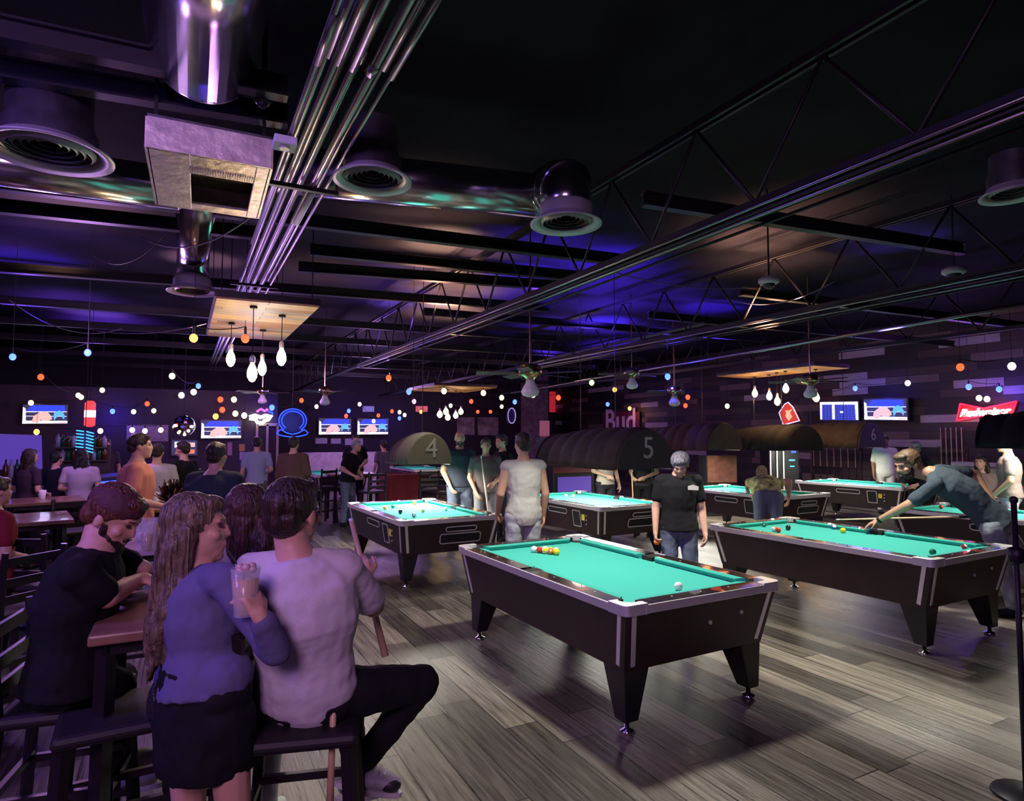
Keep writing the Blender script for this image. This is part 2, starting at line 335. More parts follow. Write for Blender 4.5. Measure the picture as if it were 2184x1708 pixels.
m=MB().box((.07,.08,.14),(.37,.58,.02)); m.build('hatch_back',mat('hatch_brown',(.05,.028,.012),.7),t)
m=MB()
for i in range(26): m.box((-.11+i*.014,-.27,-.004),(.006,.08,.01))
m.build('vent_slots',GREY_P,t)
for x in(-.3,.3): MB().bar((x,-.3,.20),(x,-.3,1.07),.02).build('hanger',TRUSS,t); 
# conduit bundle along the room
xs=[.53,.585,.63,.665,.70,.74,.79,.86,.90]; zs=[3.6,3.66,3.63,3.70,3.62,3.67,3.62,3.66,3.62]; rr=[.016,.022,.018,.026,.02,.018,.024,.014,.012]
for i,(x,z,r) in enumerate(zip(xs,zs,rr)):
    t=thing('conduit_pipe','straight steel conduit, %s from the left in the overhead bundle'%ORD[i],'pipe',(x,-2,z),group='conduits in the overhead bundle')
    y1=[6.3,20,18,16,20,17,15,8,12][i]
    MB().tube([(0,0,0),(random.uniform(-.02,.02),6,0),(0,y1+2,0)],r,8).build('tube',CONDUIT,t,smooth=True)
    for yy in range(1,int(y1),3): MB().tube([(0,yy+random.random(),0),(0,yy+1.06,0)],r*1.25,8).build('coupling',CONDUIT,t,smooth=True) if yy<7 else None
for y in (1.5,4.6,7.9,11.5):
    t=thing('conduit_rack','steel strut hanger under the overhead conduits, %s from the camera'%ORD[[1.5,4.6,7.9,11.5].index(y)],'rack',(.7,y,3.56),group='strut hangers under the conduits')
    MB().box((0,0,0),(.52,.04,.03)).build('strut',TRUSS,t)
    for x in(-.25,.25): MB().tube([(x,0,0),(x,0,.94)],.006,6).build('rod',TRUSS,t)
p=atz(607,306,3.55)
t=thing('junction_box','small white junction box clipped to the outermost conduit','box',(p.x,p.y,3.55))
MB().box((0,0,0),(.13,.13,.05)).build('housing',PAPER,t,bevel=.006); MB().lathe([(.03,-.035),(.03,-.02)],n=14).build('cover_disc',GREY_P,t)
p=atz(600,440,3.56)
t=thing('strip_light','unlit white tube fitting tucked among the overhead conduits','light',(p.x+.16,p.y,3.56))
MB().tube([(0,-.4,0),(0,.35,0)],.022,10).build('tube',PAPER,t,smooth=True); MB().box((0,0,.03),(.06,.85,.03)).build('batten',GREY_P,t)
# beam clamp pipes: long sprinkler pipes
def pipe(pts,r,label,m=CONDUIT):
    t=thing('sprinkler_pipe',label,'pipe',pts[0]); MB().tube(w2l(t,pts),r,10).build('tube',m,t,smooth=True)
    a,b=V(pts[0]),V(pts[-1]); n=5
    for i in range(1,n): MB().tube(w2l(t,[a.lerp(b,i/n),a.lerp(b,i/n)+V((0,0,.9))]),.006,5).build('hanger_rod',TRUSS,t)
P0=atX(2260,637,8.6); P1=atX(1650,742,8.6); P2=atX(1090,838,8.6)
pipe([P0,P1,P2],.028,'long pale pipe sloping across the upper right of the room above the plank wall')
pipe([atX(1000,812,7.3),atX(1180,762,7.3),atX(1500,690,7.3)],.03,'short dark grey pipe just above the ceiling fan with the white glass',mat('grey_pipe',(.2,.18,.22),.4,.6))
for y,z in ((660,3.62),(705,3.5)):
    pass
for i in range(7):
    x=3.5+random.uniform(-.16,.2); z=3.36+random.uniform(-.05,.05)
    tag(MB().tube([(x,-2.5,z),(x+.03,6,z-.02),(x,14,z)],.012,6).build('cable_run',CONDUIT if i%3 else TRUSS,smooth=True),'thin conduit, %s of seven under the longest truss'%ORD[i],'pipe','conduits under the longest truss')
for i in range(5):
    x=7.0+random.uniform(-.2,.25); z=3.34+random.uniform(-.05,.05)
    tag(MB().tube([(x,-2,z),(x+.03,6,z-.02),(x,13,z)],.011,6).build('cable_run',CONDUIT if i%3==0 else TRUSS,smooth=True),'thin conduit, %s of five under the middle truss'%ORD[i],'pipe','conduits under the middle truss')
# loose cables
def sag(a,b,s,n=12):
    a,b=V(a),V(b); return [a.lerp(b,i/n)-V((0,0,s*4*(i/n)*(1-i/n))) for i in range(n+1)]
CAB_=mat('grey_cable',(.12,.09,.13),.5)
for a,b,s,l in ((atz(20,640,3.75),atz(260,700,3.7),.25,'loose cable sagging at the far left under the deck'),(atz(200,545,3.75),atz(350,500,3.75),.18,'short loose cable looping left of the square box vent'),
    (atz(300,505,3.7),atz(560,440,3.6),.2,'loose cable sagging across below the square box vent'),(atz(180,700,3.6),atz(440,690,3.5),.12,'pale loose cable sagging left of the pallet wood light'),
    (atz(1560,640,3.75),atz(1780,600,3.6),.15,'loose cable hanging behind the small round ceiling lamp'),(atz(1290,575,3.6),atz(1640,610,3.6),.1,'loose cable running to the small round ceiling lamp')):
    tag(MB().tube(sag(a,b,s),.007,5).build('loose_cable',CAB_,smooth=True),l,'cable')
# dome cameras / small round ceiling lamps
for p,r,l in ((atz(2035,585,3.6),.12,'white dome camera hanging under the roof at upper right'),(atz(1640,606,3.45),.11,'small flat round ceiling lamp between the trusses at upper right'),(atz(560,222,3.78),.05,'tiny black dome camera under the beam beside the wide duct')):
    t=thing('dome_camera' if 'camera' in l else 'ceiling_lamp',l,'camera' if 'camera' in l else 'light',p)
    MB().lathe([(r*.5,.09),(r,.06),(r,.02),(r*.75,0)],n=24).build('housing',BLACK if r<.06 else GREY_P,t,smooth=True); MB().ell((0,0,0),(r*.6,r*.6,r*.5),n=20).build('dome',BLACK,t,smooth=True)
    MB().tube([(0,0,.08),(0,0,4.5-p.z)],.01,6).build('stem',TRUSS,t)
# ------------------------------------------------------------------ pool tables
def rail_mat():
    m=bpy.data.materials.new('rail_wood_with_decals'); m.use_nodes=True; nt=m.node_tree; b=nt.nodes['Principled BSDF']; L=nt.links.new
    b.inputs['Roughness'].default_value=.22; b.inputs['Coat Weight'].default_value=.6
    tc=node(nt,'ShaderNodeTexCoord'); n=node(nt,'ShaderNodeTexNoise'); n.inputs['Scale'].default_value=2.3; n.inputs['Detail'].default_value=1.; n.inputs['Distortion'].default_value=1.6
    L(tc.outputs['Object'],n.inputs['Vector'])
    r=node(nt,'ShaderNodeValToRGB'); cr=r.color_ramp; cr.interpolation='CONSTANT'
    for i,(p,c) in enumerate([(0,(.03,.02,.4)),(.30,(.04,.03,.03)),(.36,(.02,.012,.010)),(.60,(.022,.013,.011)),(.635,(.35,.05,.02)),(.69,(.6,.35,.12))]):
        e=cr.elements[i] if i<2 else cr.elements.new(p); e.position=p; e.color=(*c,1)
    L(n.outputs['Fac'],r.inputs['Fac']); L(r.outputs['Color'],b.inputs['Base Color']); return m
RAIL=rail_mat(); SLATE=mat('pocket_black',(.006,.006,.006),.8); WHT=mat('white_dot',(.8,.8,.78),.3); YEL=mat('yellow_sticker',(.75,.68,.03),.5)
def make_table(label,loc,mech=True):
    t=thing('pool_table',label,'pool table',loc,0,None)
    HX,HY=.675,1.18
    m=MB(); prof=[(.74,.652,1.157),(.38,.60,1.07)]
    m.skin([[m.bm.verts.new((sx*x,sy_*y,z)) for sx,sy_ in((-1,-1),(1,-1),(1,1),(-1,1))] for z,x,y in prof]); m.build('cabinet',CAB,t,bevel=.004)
    MB().box((0,0,.747),(1.17,2.18,.02)).build('cloth_bed',CLOTH,t)
    # cushions
    def cushion(a,b,inn,cut):
        a,b,inn=V(a),V(b),V(inn).normalized(); d=(b-a).normalized(); m=MB(); rs=[]
        for p,e in((a,1),(b,-1)):
            rs.append([m.bm.verts.new(p+inn*u+d*e*(cut*u/.055)+V((0,0,z))) for u,z in((0,.757),(0,.797),(.012,.799),(.052,.794),(.055,.789),(.035,.7575))])
        m.skin(rs); return m.build('cushion',CUSH,t)
    for s in(-1,1):
        cushion((s*.56,-.985,0),(s*.56,-.065,0),(-s,0,0),.045); cushion((s*.56,.065,0),(s*.56,.985,0),(-s,0,0),.045); cushion((-.48,s*1.065,0),(.48,s*1.065,0),(0,-s,0),.045)
    # rails with decals, metal trim
    for s in(-1,1):
        for y0,y1 in((-1.02,-.07),(.07,1.02)):
            MB().box((s*.615,(y0+y1)/2,.775),(.112,y1-y0,.05)).build('rail',RAIL,t,bevel=.003)
            m=MB()
            for q in(1,2,3): m.lathe([(.006,.8005),(.006,.8015)],(s*.60,y0+(y1-y0)*q/4,0),n=8)
            m.build('rail_sights',WHT,t)
        MB().box((s*.674,0,.772),(.014,2.06,.052)).build('rail_trim',CHROME,t,bevel=.003)
        MB().box((0,s*1.122,.775),(1.02,.112,.05)).build('rail',RAIL,t,bevel=.003)
        MB().box((0,s*1.181,.772),(1.05,.014,.052)).build('rail_trim',CHROME,t,bevel=.003)
        m=MB()
        for q in(1,2,3): m.lathe([(.006,.8005),(.006,.8015)],(-.5+q*.25,s*1.11,0),n=8)
        m.build('rail_sights',WHT,t)
        # side pocket
        MB().prism([(s*.52,-.062),(s*.60,-.062),(s*.668,-.03),(s*.668,.03),(s*.60,.062),(s*.52,.062)] if s>0 else [(s*.52,-.062),(s*.52,.062),(s*.60,.062),(s*.668,.03),(s*.668,-.03),(s*.60,-.062)],.034,(0,0,.7575)).build('side_pocket',SLATE,t)
    # corners
    for sx in(-1,1):
        for s in(-1,1):
            P=[(.505,1.186),(.62,1.186)]+arc(.63,1.136,.05,90,0,6)[1:]+[(.681,1.02),(.60,1.02)]+arc(.555,1.06,.066,-20,110,8)+[(.505,1.13)]
            P=[(sx*x,s*y) for x,y in P]
            if sx*s<0: P=P[::-1]
            P=P[::-1] if False else P
            MB().prism(P,.066,(0,0,.742)).build('corner_casting',CHROME,t,bevel=.004)
            MB().lathe([(.062,.7585),(.062,.70)],(sx*.552,s*1.057,0),n=20).build('corner_pocket',SLATE,t)
            # corner strips following the taper
            for ax in(0,1):
                a=V((sx*.652,s*1.157,.74)); b=V((sx*.60,s*1.075,.41)); o=V((0,-s*.06,0)) if ax==0 else V((-sx*.06,0,0)); n=V((sx,0,0)) if ax==0 else V((0,s,0))
                MB().bar(a+o+n*.002,b+o+n*.002,.034,.008,up=n).build('corner_strip',CHROME,t,bevel=.002)
            # leg
            lg=MB(); sec=[(.40,.595,1.07,.40,.85),(.075,.585,1.06,.485,.955)]
            lg.skin([[lg.bm.verts.new((sx*x,s*y,z)) for x,y in((x0,y0),(x1,y0),(x1,y1),(x0,y1))] for z,x0,y0,x1,y1 in sec])
            L_=lg.build('leg',BLACK,t,bevel=.006)
            MB().lathe([(.016,.08),(.016,.03),(.045,.02),(.05,0)],(sx*.535,s*1.01,0),n=16).build('foot_leveler',POLISH,L_,smooth=True)
    def outline(poly_c,wd,hg,r,side,m_in=BLKM):
        # a metal-rimmed slot on the cabinet: side 'x' = long -x face, 'y' = end -y face
        z=poly_c[1]; k=(z-.40)/.34
        if side=='x': o=V((-(.60+.052*k)-.004,poly_c[0],z)); X=V((0,-1,0)); Y=V((.052,0,.34)).normalized()*1; Y=V((-.052,0,.34)).normalized()
        else: o=V((poly_c[0],-(1.075+.082*k)-.004,z)); X=V((1,0,0)); Y=V((0,-.082,.34)).normalized()
        N=X.cross(Y).normalized(); a=rrect(wd,hg,r); b=rrect(wd-.022,hg-.022,max(r-.011,.004))
        f=MB(); n=len(a); A=[];
        for (pl,h) in((a,0),(a,.012),(b,.012),(b,0)): A.append([f.bm.verts.new(o+X*p[0]+Y*p[1]+N*h) for p in pl])
        f.skin(A,closed=True); F=f.build('slot_rim',CHROME,t)
        MB().prism(b,.006,o,X,Y).build('slot_panel',m_in,F)
        return o,X,Y,N,F
    if mech:
        outline((-.05,.66),.52,.085,.04,'x'); o,X,Y,N,F=outline((-.55,.585),.20,.24,.02,'x')
        MB().box(o+N*.008+V((0,-.16,.03)),(.006,.075,.085)).build('sticker',YEL,t)
        m=MB()
        for z in(-.06,0,.06): m.lathe([(.012,0),(.012,.012)],o+N*.006+V((0,-.245,z)),N,n=10)
        m.build('coin_buttons',CHROME,t)
        outline((.12,.665),.42,.07,.034,'y'); outline((.12,.55),.55,.13,.035,'y')
    else:
        m=MB()
        for z,x in((.60,.06),(.63,.34)): m.lathe([(.014,0),(.014,.008)],(x,-(1.075+.082*(z-.4)/.34)-.001,z),(0,-1,0),n=12)
        m.build('key_lock',CHROME,t)
    t.rotation_euler=(0,0,TROT); return t
TL=['nearest pool table, loose rack of balls and one white ball on its green felt',
 'pool table under the leaning man in the dark T-shirt, many balls spread on the felt',
 'left pool table with blue decals on its rail and seven balls, behind the seated watchers',
 'pool table under the large brown shade numbered 5, yellow sticker on its coin panel',
 'pool table the bending blonde woman leans over',
 'pool table farthest right in front of the cue racks, under the shade numbered 6',
 'pool table mostly hidden behind the leaning man, one red ball on it',
 'distant pool table at left beyond the neon sign, only a sliver of bright felt seen',
 'distant pool table right of the red draped table, sliver of bright felt']
plain=make_table(TL[0],tcen(0),False); mech=make_table(TL[2],tcen(2),True)
for i in range(9):
    if i in(0,2): continue
    dup(plain if i==1 else mech,tcen(i),TROT,TL[i])
# ------------------------------------------------------------------ balls
def ball_mesh():
    me=[]
    for stripe in(0,1):
        m=MB(); m.ell((0,0,0),(.0286,)*3,n=24,m=16)
        for f in m.bm.faces:
            c=f.calc_center_median()
            f.material_index=0
            if stripe and abs(c.z)>.0165: f.material_index=1
            if (c.normalized()-V((1,0,0))).length<.28: f.material_index=1
        me.append(m)
    return me
BC={'white':(.85,.83,.78),'yellow':(.85,.62,.02),'orange':(.85,.22,.02),'red':(.65,.03,.02),'black':(.01,.01,.012),'blue':(.03,.08,.45),'green':(.01,.16,.10),'maroon':(.25,.02,.03)}
IV=mat('ball_white',BC['white'],.08,spec=.6); BALLS={}
def ball(px,py,col,stripe,label,z=.757,top=None):
    p=atz(px,py,z+.0286) if top is None else top; key=(col,stripe)
    if key not in BALLS:
        mb=ball_mesh()[1 if stripe else 0]; cm=mat('ball_'+col,BC[col],.08,spec=.6)
        if col=='white': cm=IV
        o=mb.build('pool_ball',[cm,IV],smooth=True); BALLS[key]=o
    else: o=BALLS[key].copy(); COL.objects.link(o)
    o.location=p; o.rotation_euler=(random.uniform(0,6),random.uniform(-1,1),random.uniform(0,6)); tag(o,label,'ball'); return o
T='on the nearest pool table'
c0=atz(1139,1171,.7856); d=(atz(1190,1177,.7856)-c0); d.normalize(); q=V((-d.y,d.x,0)); D_=.0575
row=[('white',0,'white ball at the left end of the rack '+T),('red',0,'solid red ball near the left end of the rack '+T),('yellow',1,'yellow-striped ball in the middle of the rack '+T),('orange',0,'orange ball beside the yellow one in the rack '+T),('yellow',0,'solid yellow ball at the right end of the rack '+T)]
for k,(c,s,l) in enumerate(row): ball(0,0,c,s,l,top=c0+d*(D_*k*1.0))
row=[('white',0,'cream ball behind the red one in the rack '+T),('orange',1,'orange-striped ball at the back of the rack '+T),('red',1,'red-striped ball at the back right of the rack '+T)]
for k,(c,s,l) in zip((1.5,2.5,3.5),row): ball(0,0,c,s,l,top=c0+d*(D_*k)+q*(D_*.87))
ball(1447,1250,'white',0,'lone white ball near the right end of the nearest pool table')
T='on the left table with blue decals'
for a in ((821,1083,'orange',1,'orange-striped ball farthest left '+T),(838,1080,'green',0,'green ball near the left cushion '+T),(854,1091,'black',0,'black ball left of centre '+T),(883,1098,'blue',1,'blue-striped ball nearest the front corner '+T),(902,1088,'yellow',1,'yellow-striped ball at the middle '+T),(884,1072,'yellow',0,'solid yellow ball by the far cushion '+T),(951,1085,'white',0,'white ball by the side pocket '+T)): ball(*a)
T='on the table under shade 5'
for a in ((1207,1057,'white',0,'left white ball of the close pair '+T),(1222,1057,'yellow',1,'pale right ball of the close pair '+T),(1331,1062,'black',0,'black ball by the side pocket '+T),(1341,1073,'blue',1,'blue-striped ball near the front rail '+T)): ball(*a)
T='on the leaning man\'s table'
for a in ((1630,1118,'green',0,'dark green ball '+T),(1648,1110,'white',0,'cream ball near the far left corner '+T),(1651,1128,'orange',1,'left of the two touching orange balls '+T),(1660,1130,'red',0,'red ball touching an orange one '+T),(1681,1125,'black',0,'black ball left of centre '+T),(1770,1120,'white',0,'white ball touching the blue-striped one '+T),(1778,1123,'blue',1,'blue-striped ball touching a white one '+T),(1798,1131,'yellow',0,'solid yellow ball '+T),(1836,1129,'red',1,'red-striped ball under the bridge hand '+T),(1989,1177,'green',0,'dark ball beside the near corner pocket '+T),(2057,1167,'maroon',1,'maroon-striped ball near the right end '+T)): ball(*a)
ball(2007,1081,'red',0,'red ball on the table hidden behind the leaning man')
ball(1750,1024,'yellow',1,'pale ball in the far left corner of the table under shade 6')
# ------------------------------------------------------------------ barrel shades over the tables
SHM=mat('brown_shade_fabric',(.050,.036,.026),.8,bump=.3,bscale=40,var=.25); SHD=mat('black_shade_fabric',(.004,.004,.004),.9,bump=.3,bscale=40); SHG=mat('grey_shade_face',(.055,.05,.05),.7)
NUM=mat('painted_number',(.5,.45,.42),.6); LAMPW=mat('lamp_tube',(1,1,.9),emis=(1,.97,.85),es=6)
def shade(x,y,z,w,h,L,label,num=None,m=SHM,mf=None,pw=60,sc=1.):
    t=thing('table_light_shade',label,'light shade',(x,y,z),TROT)
    n=18; ribs=6
    def prof(s): return [(-w/2*s*math.cos(math.pi*i/n),h*s*math.sin(math.pi*i/n)) for i in range(n+1)]
    b=MB(); rs=[]
    steps=[]
    for r in range(ribs):
        for k,s in((0,.93),(.12,.985),(.5,1.0),(.88,.985)): steps.append(((r+k)/ribs,s))
    steps.append((1,.93))
    for u,s in steps:
        e=.80+.20*math.sin(math.pi*min(1,max(0,.35+u*.65)))
        rs.append([b.bm.verts.new((p[0]*e,u*L,p[1]*e)) for p in prof(s)])
    for a_,c_ in zip(rs,rs[1:]):
        for i in range(n): b.face([a_[i],a_[i+1],c_[i+1],c_[i]])
    o=b.build('barrel',m,t,smooth=True); sd=o.modifiers.new('thickness','SOLIDIFY'); sd.thickness=.012
    f=MB(); e=.80+.20*math.sin(math.pi*.35); P=prof(.95*e)
    f.prism([(p[0],p[1]) for p in P],.015,(0,.0,0),(1,0,0),(0,0,1)); f.build('end_panel',mf or m,t)
    f=MB(); f.prism([(p[0]*.9,p[1]*.9) for p in P],.015,(0,L,0),(1,0,0),(0,0,1)); f.build('end_panel',m,t)
    for sx in(-1,1): MB().box((sx*w/2*.93,L/2,.0),(.02,L*.96,.03)).build('bottom_rim',m,t)
    for yy in(L*.3,L*.7):
        MB().tube([(0,yy-.02,.17),(0,yy+.02,.17)],.03,8).build('bulb_holder',BLKM,t)
        MB().tube([(0,yy,h*.9),(0,yy,ZC-z)],.006,5).build('hanging_rod',TRUSS,t)
    MB().tube([(0,L*.15,.10),(0,L*.85,.10)],.02,10).build('lamp_tube',LAMPW,t,smooth=True)
    if num: text_mesh('number',num,h*.85*sc,NUM if num!='4' else mat('dim_number',(.17,.14,.11),.7),frame((w*.03,-.019,h*.47),(1,0,0),(0,0,1)),t,.003)  # number on the shade marked four darkened in its colour to look dimmer
    if pw: shade_light(x,y+L/2,z+.06,L*.8,pw)
    return t
shade(5.80,7.05,1.33,1.12,.60,2.25,'large brown barrel shade with a painted number 5 on its dark end','5',SHM,SHG,70,.85)
shade(3.13,8.55,1.39,.72,.46,1.0,'small olive brown barrel shade with a painted number 4, at left','4',mat('olive_shade_fabric',(.045,.032,.020),.8,bump=.3,bscale=40),mat('olive_shade_face',(.060,.042,.022),.8,bump=.2,bscale=30),70)
shade(12.7,8.2,1.55,1.02,.55,2.0,'brown barrel shade with a painted number 6, at the right','6',SHM,SHG,62,.75)
shade(9.25,8.9,1.52,1.0,.55,1.9,'reddish brown barrel shade above the bending woman\'s table',None,mat('reddish_shade_fabric',(.085,.04,.028),.8,bump=.3,bscale=40),SHM,90)
shade(10.15,3.1,1.64,1.0,.55,1.7,'black barrel shade at the right edge hiding two people\'s heads',None,SHD,SHD,60)
shade(11.35,8.75,1.50,1.25,.54,1.8,'wide black barrel shade left of the shade numbered 6',None,SHD,SHD,0)
for i,pw in ((7,60),(8,60)):
    c=tcen(i); light('SPOT','table_light',(c.x,c.y,3.0),pw*1.6,WHITE,.14,(c.x,c.y,0),60,.3)
# ------------------------------------------------------------------ lamps on strings
def emat(name,col,es): return mat(name,col,emis=col,es=es)
BCOL={'Y':emat('bulb_warm',(1,.66,.28),4),'O':emat('bulb_orange',(1,.34,.07),3.4),'R':emat('bulb_red',(1,.07,.02),3),'B':emat('bulb_blue',(.05,.12,1),5),'W':emat('bulb_white',(1,.9,.72),5),'G':emat('bulb_yellow_green',(.7,1,.35),2.6),'P':emat('bulb_pink',(1,.25,.5),6)}
CN={'Y':'warm yellow','O':'orange','R':'red','B':'blue','W':'white','G':'yellow-green','P':'pink'}
def string(pts,label,zb=2.95,Ymax=24.2):
    P=[]
    for x,y,c in pts:
        p=atz(x,y,zb) if y<915 else V((0,99,0))
        ym=min(Ymax,18.2) if x<600 else Ymax
        if p.y>ym: p=atY(x,y,ym)
        if p.x>15.0: p=atX(x,y,14.9)
        P.append((p,c))
    t=thing('string_lights',label,'string lights',P[0][0])
    W_=[]
    for (p,c),(q,_) in zip(P,P[1:]): W_+=sag(p+V((0,0,.13)),q+V((0,0,.13)),.06*min(4,(q-p).length),6)[:-1]
    W_.append(P[-1][0]+V((0,0,.13))); MB().tube(w2l(t,W_),.006,5).build('wire',BLKM,t)
    for i in (0,-1):
        p=P[i][0]+V((0,0,.13)); MB().tube(w2l(t,[p,V((p.x,p.y,ZC))]),.004,4).build('hook_wire',BLKM,t)
    for p,c in P:
        D=(p-CAM).dot(FW); r=.042 if D<9 else .055 if D<16 else .07
        m=MB().ell(p-t.location,(r,r,r*1.15),n=12,m=8); b=m.build('bulb',BCOL[c],t,smooth=True)
        if c in 'BRP': b['label']=CN[c]+' bulb'
        MB().tube(w2l(t,[p+V((0,0,r)),p+V((0,0,.13))]),.014,6).build('socket',BLKM,b)
        LAMPS.append((p,c,D))
    return t
LAMPS=[]
string([(27,761,'B'),(187,752,'B')],'pair of large blue bulbs on a wire at upper left',2.9)
string([(413,721,'O'),(523,722,'R')],'orange and red bulbs on a wire just behind the pallet wood light',2.85)
string([(87,804,'R'),(167,843,'Y'),(173,847,'Y'),(218,832,'Y')],'string of one red and three warm bulbs at the left')
string([(367,802,'G'),(423,823,'B'),(413,836,'W'),(387,843,'W')],'string with a green-yellow bulb, two white bulbs and one blue bulb')
string([(66,859,'Y'),(193,860,'R'),(240,877,'B'),(285,878,'G'),(314,861,'R'),(328,876,'G')],'string crossing above the left television, red and blue bulbs')
string([(470,852,'R'),(499,852,'Y'),(474,874,'R'),(460,888,'O'),(502,882,'Y'),(521,886,'W')],'string of six small bulbs around the television beside the disco ball')
string([(78,921,'O'),(214,919,'Y'),(282,917,'W'),(309,919,'Y'),(343,917,'Y')],'low string of warm bulbs in front of the pale banner above the bar',2.3,17)
string([(580,869,'B'),(643,854,'R'),(675,867,'W'),(738,887,'R'),(744,876,'B')],'string of bulbs above the twin televisions, left part')
string([(767,862,'P'),(797,898,'Y'),(807,886,'R'),(836,877,'R'),(852,879,'W'),(863,885,'W'),(852,892,'B')],'string of bulbs above the twin televisions, right part')
string([(829,806,'R'),(872,835,'B'),(947,834,'Y'),(1031,838,'Y')],'string with a big red and a big blue bulb below the end of the trusses')
string([(883,856,'P'),(898,878,'O'),(938,885,'Y'),(961,865,'W'),(1005,856,'R'),(1019,878,'R'),(1046,878,'R')],'string with three red bulbs in front of the hanging pictures')
string([(1070,848,'G'),(1070,867,'G'),(1098,857,'B'),(1122,873,'B'),(1137,842,'Y'),(1191,848,'R')],'string with two green-white and two blue bulbs by the brick pillar',2.9,23)
string([(1262,816,'G'),(1311,831,'O'),(1343,871,'O'),(1296,862,'B')],'string of four bulbs over the large Bud banner')
string([(1424,803,'B'),(1467,847,'R'),(1462,865,'R'),(1551,866,'G')],'string with one large blue bulb in front of the plank wall')
string([(1738,848,'O'),(1824,828,'B'),(1936,817,'W')],'string running over the two right-hand screens')
string([(2048,783,'R'),(2158,781,'W')],'red and bright white bulbs at far upper right',2.9)
string([(2066,825,'B'),(2131,830,'B'),(2088,849,'W'),(2105,851,'W')],'two blue and two white bulbs above the red bow-tie neon sign',2.8)
for p,c,D in LAMPS:
    if c=='B' : light('POINT','blue_bulb_glow',p-V((0,0,.10)),11 if D<12 else 18,(.06,.04,1),.05)
for k in (1,24,41,45,48,60):
    if k<len(LAMPS): p,c,D=LAMPS[k]; light('POINT','warm_bulb_glow',p-V((0,0,.10)),6,(1,.5,.3),.05)
# pendant clusters hanging under pallet-wood boards
EDW=emat('edison_warm',(1,.66,.22),14); EDC=emat('edison_cool',(1,.97,.88),16)
def edison(p,top,m,label,w=14,col=(1,.7,.35),r=.048):
    t=thing('pendant_bulb',label,'pendant light',p)
    MB().lathe([(.004,-.085),(r*.5,-.075),(r*.93,-.035),(r,0),(r*.85,.04),(r*.45,.085),(r*.33,.10)],n=18).build('bulb',m,t,smooth=True)
    MB().lathe([(.02,.10),(.024,.105),(.024,.16),(.01,.175)],n=12).build('socket',CHROME,t,smooth=True)
    MB().tube([(0,0,.17),(0,0,top-p.z)],.004,5).build('cord',BLKM,t)
    MB().lathe([(.035,top-p.z-.02),(.035,top-p.z)],n=12).build('ceiling_cap',BLKM,t)
    light('POINT','pendant_glow',p+V((0,0,-.15)),w,col,.05)
    return t
def board(c4,z,label):
    c=sum(c4,V((0,0,0)))/4; t=thing('pallet_light_board',label,'light fixture',(c.x,c.y,z))
    m=MB(); n=8
    A,B_,C_,D_=[V((p.x-c.x,p.y-c.y,0)) for p in c4]    # A-B near edge, D-C far edge
    m.prism([(A.x,A.y),(B_.x,B_.y),(C_.x,C_.y),(D_.x,D_.y)],.05); m.build('plank_panel',BOARD,t,bevel=.003)
    f=MB()
    for p,q in((A,B_),(B_,C_),(C_,D_),(D_,A)): f.bar(p+V((0,0,.05)),q+V((0,0,.05)),.03,.06)
    f.build('edge_frame',BLACK,t)
    for p in(A,B_,C_,D_): MB().tube([p*.9+V((0,0,.05)),p*.9+V((0,0,ZC-z))],.005,5).build('suspension_cable',BLKM,t)
    return t
Z1=3.05
board([V((.24,6.3,0)),V((1.15,6.3,0)),V((1.15,8.75,0)),V((.24,8.75,0))],Z1,'pallet wood board lit golden with four large bulbs hanging under it')
for x,y,tx,ty,m,l,col in ((497,762,494,688,EDW,'warm yellow globe hanging leftmost under the golden wood board',(1,.6,.25)),(546,793,541,653,EDW,'lowest warm filament bulb under the golden wood board',(1,.6,.25)),(563,783,561,703,EDC,'slim white bulb between its neighbours under the golden wood board',(1,.95,.85)),(603,759,602,672,EDC,'bright white bulb hanging rightmost under the golden wood board',(1,.97,.9))):
    top=atz(tx,ty,Z1); D=(top-CAM).dot(FW); p=V((top.x,top.y,0)); 
    q=atd(x,y,(p-CAM).dot(FW)); p.z=q.z; edison(p,Z1,m,l,13,col)
bx=[atz(916,848,3.1),atz(1005,846,3.1)]
o2=V((5.2,17.6,0)); 
board([V((5.8,15.5,0)),V((7.6,15.5,0)),V((7.6,17.7,0)),V((5.8,17.7,0))],3.1,'far pallet wood board above a cluster of glowing bulbs, centre of the room')
for i,(x,y,l) in enumerate(((938,884,'left of the centre cluster'),(951,878,'second of the centre cluster'),(955,890,'lowest of the centre cluster'),(972,886,'third of the centre cluster'),(983,878,'rightmost of the centre cluster'))):
    p=atY(x,y,15.8+.4*i); edison(p,3.1,EDW,'warm bulb under the far wood board, '+l,8,(1,.6,.3),.075)
board([V((10.45,7.8,0)),V((11.45,7.8,0)),V((11.45,10.25,0)),V((10.45,10.25,0))],3.1,'pallet wood board seen edge-on at right, amber beneath, above the plank wall screens')
for x,y,Y,m,l in ((1610,839,9.9,EDW,'left'),(1641,845,9.4,EDC,'small, second'),(1658,856,9.0,EDW,'lowest'),(1676,829,8.7,EDC,'white, highest'),(1741,848,8.2,EDW,'right')):
    edison(atY(x,y,Y),3.1,m,'%s bulb under the edge-on wood board at right'%l,12,(1,.5,.2),.06)
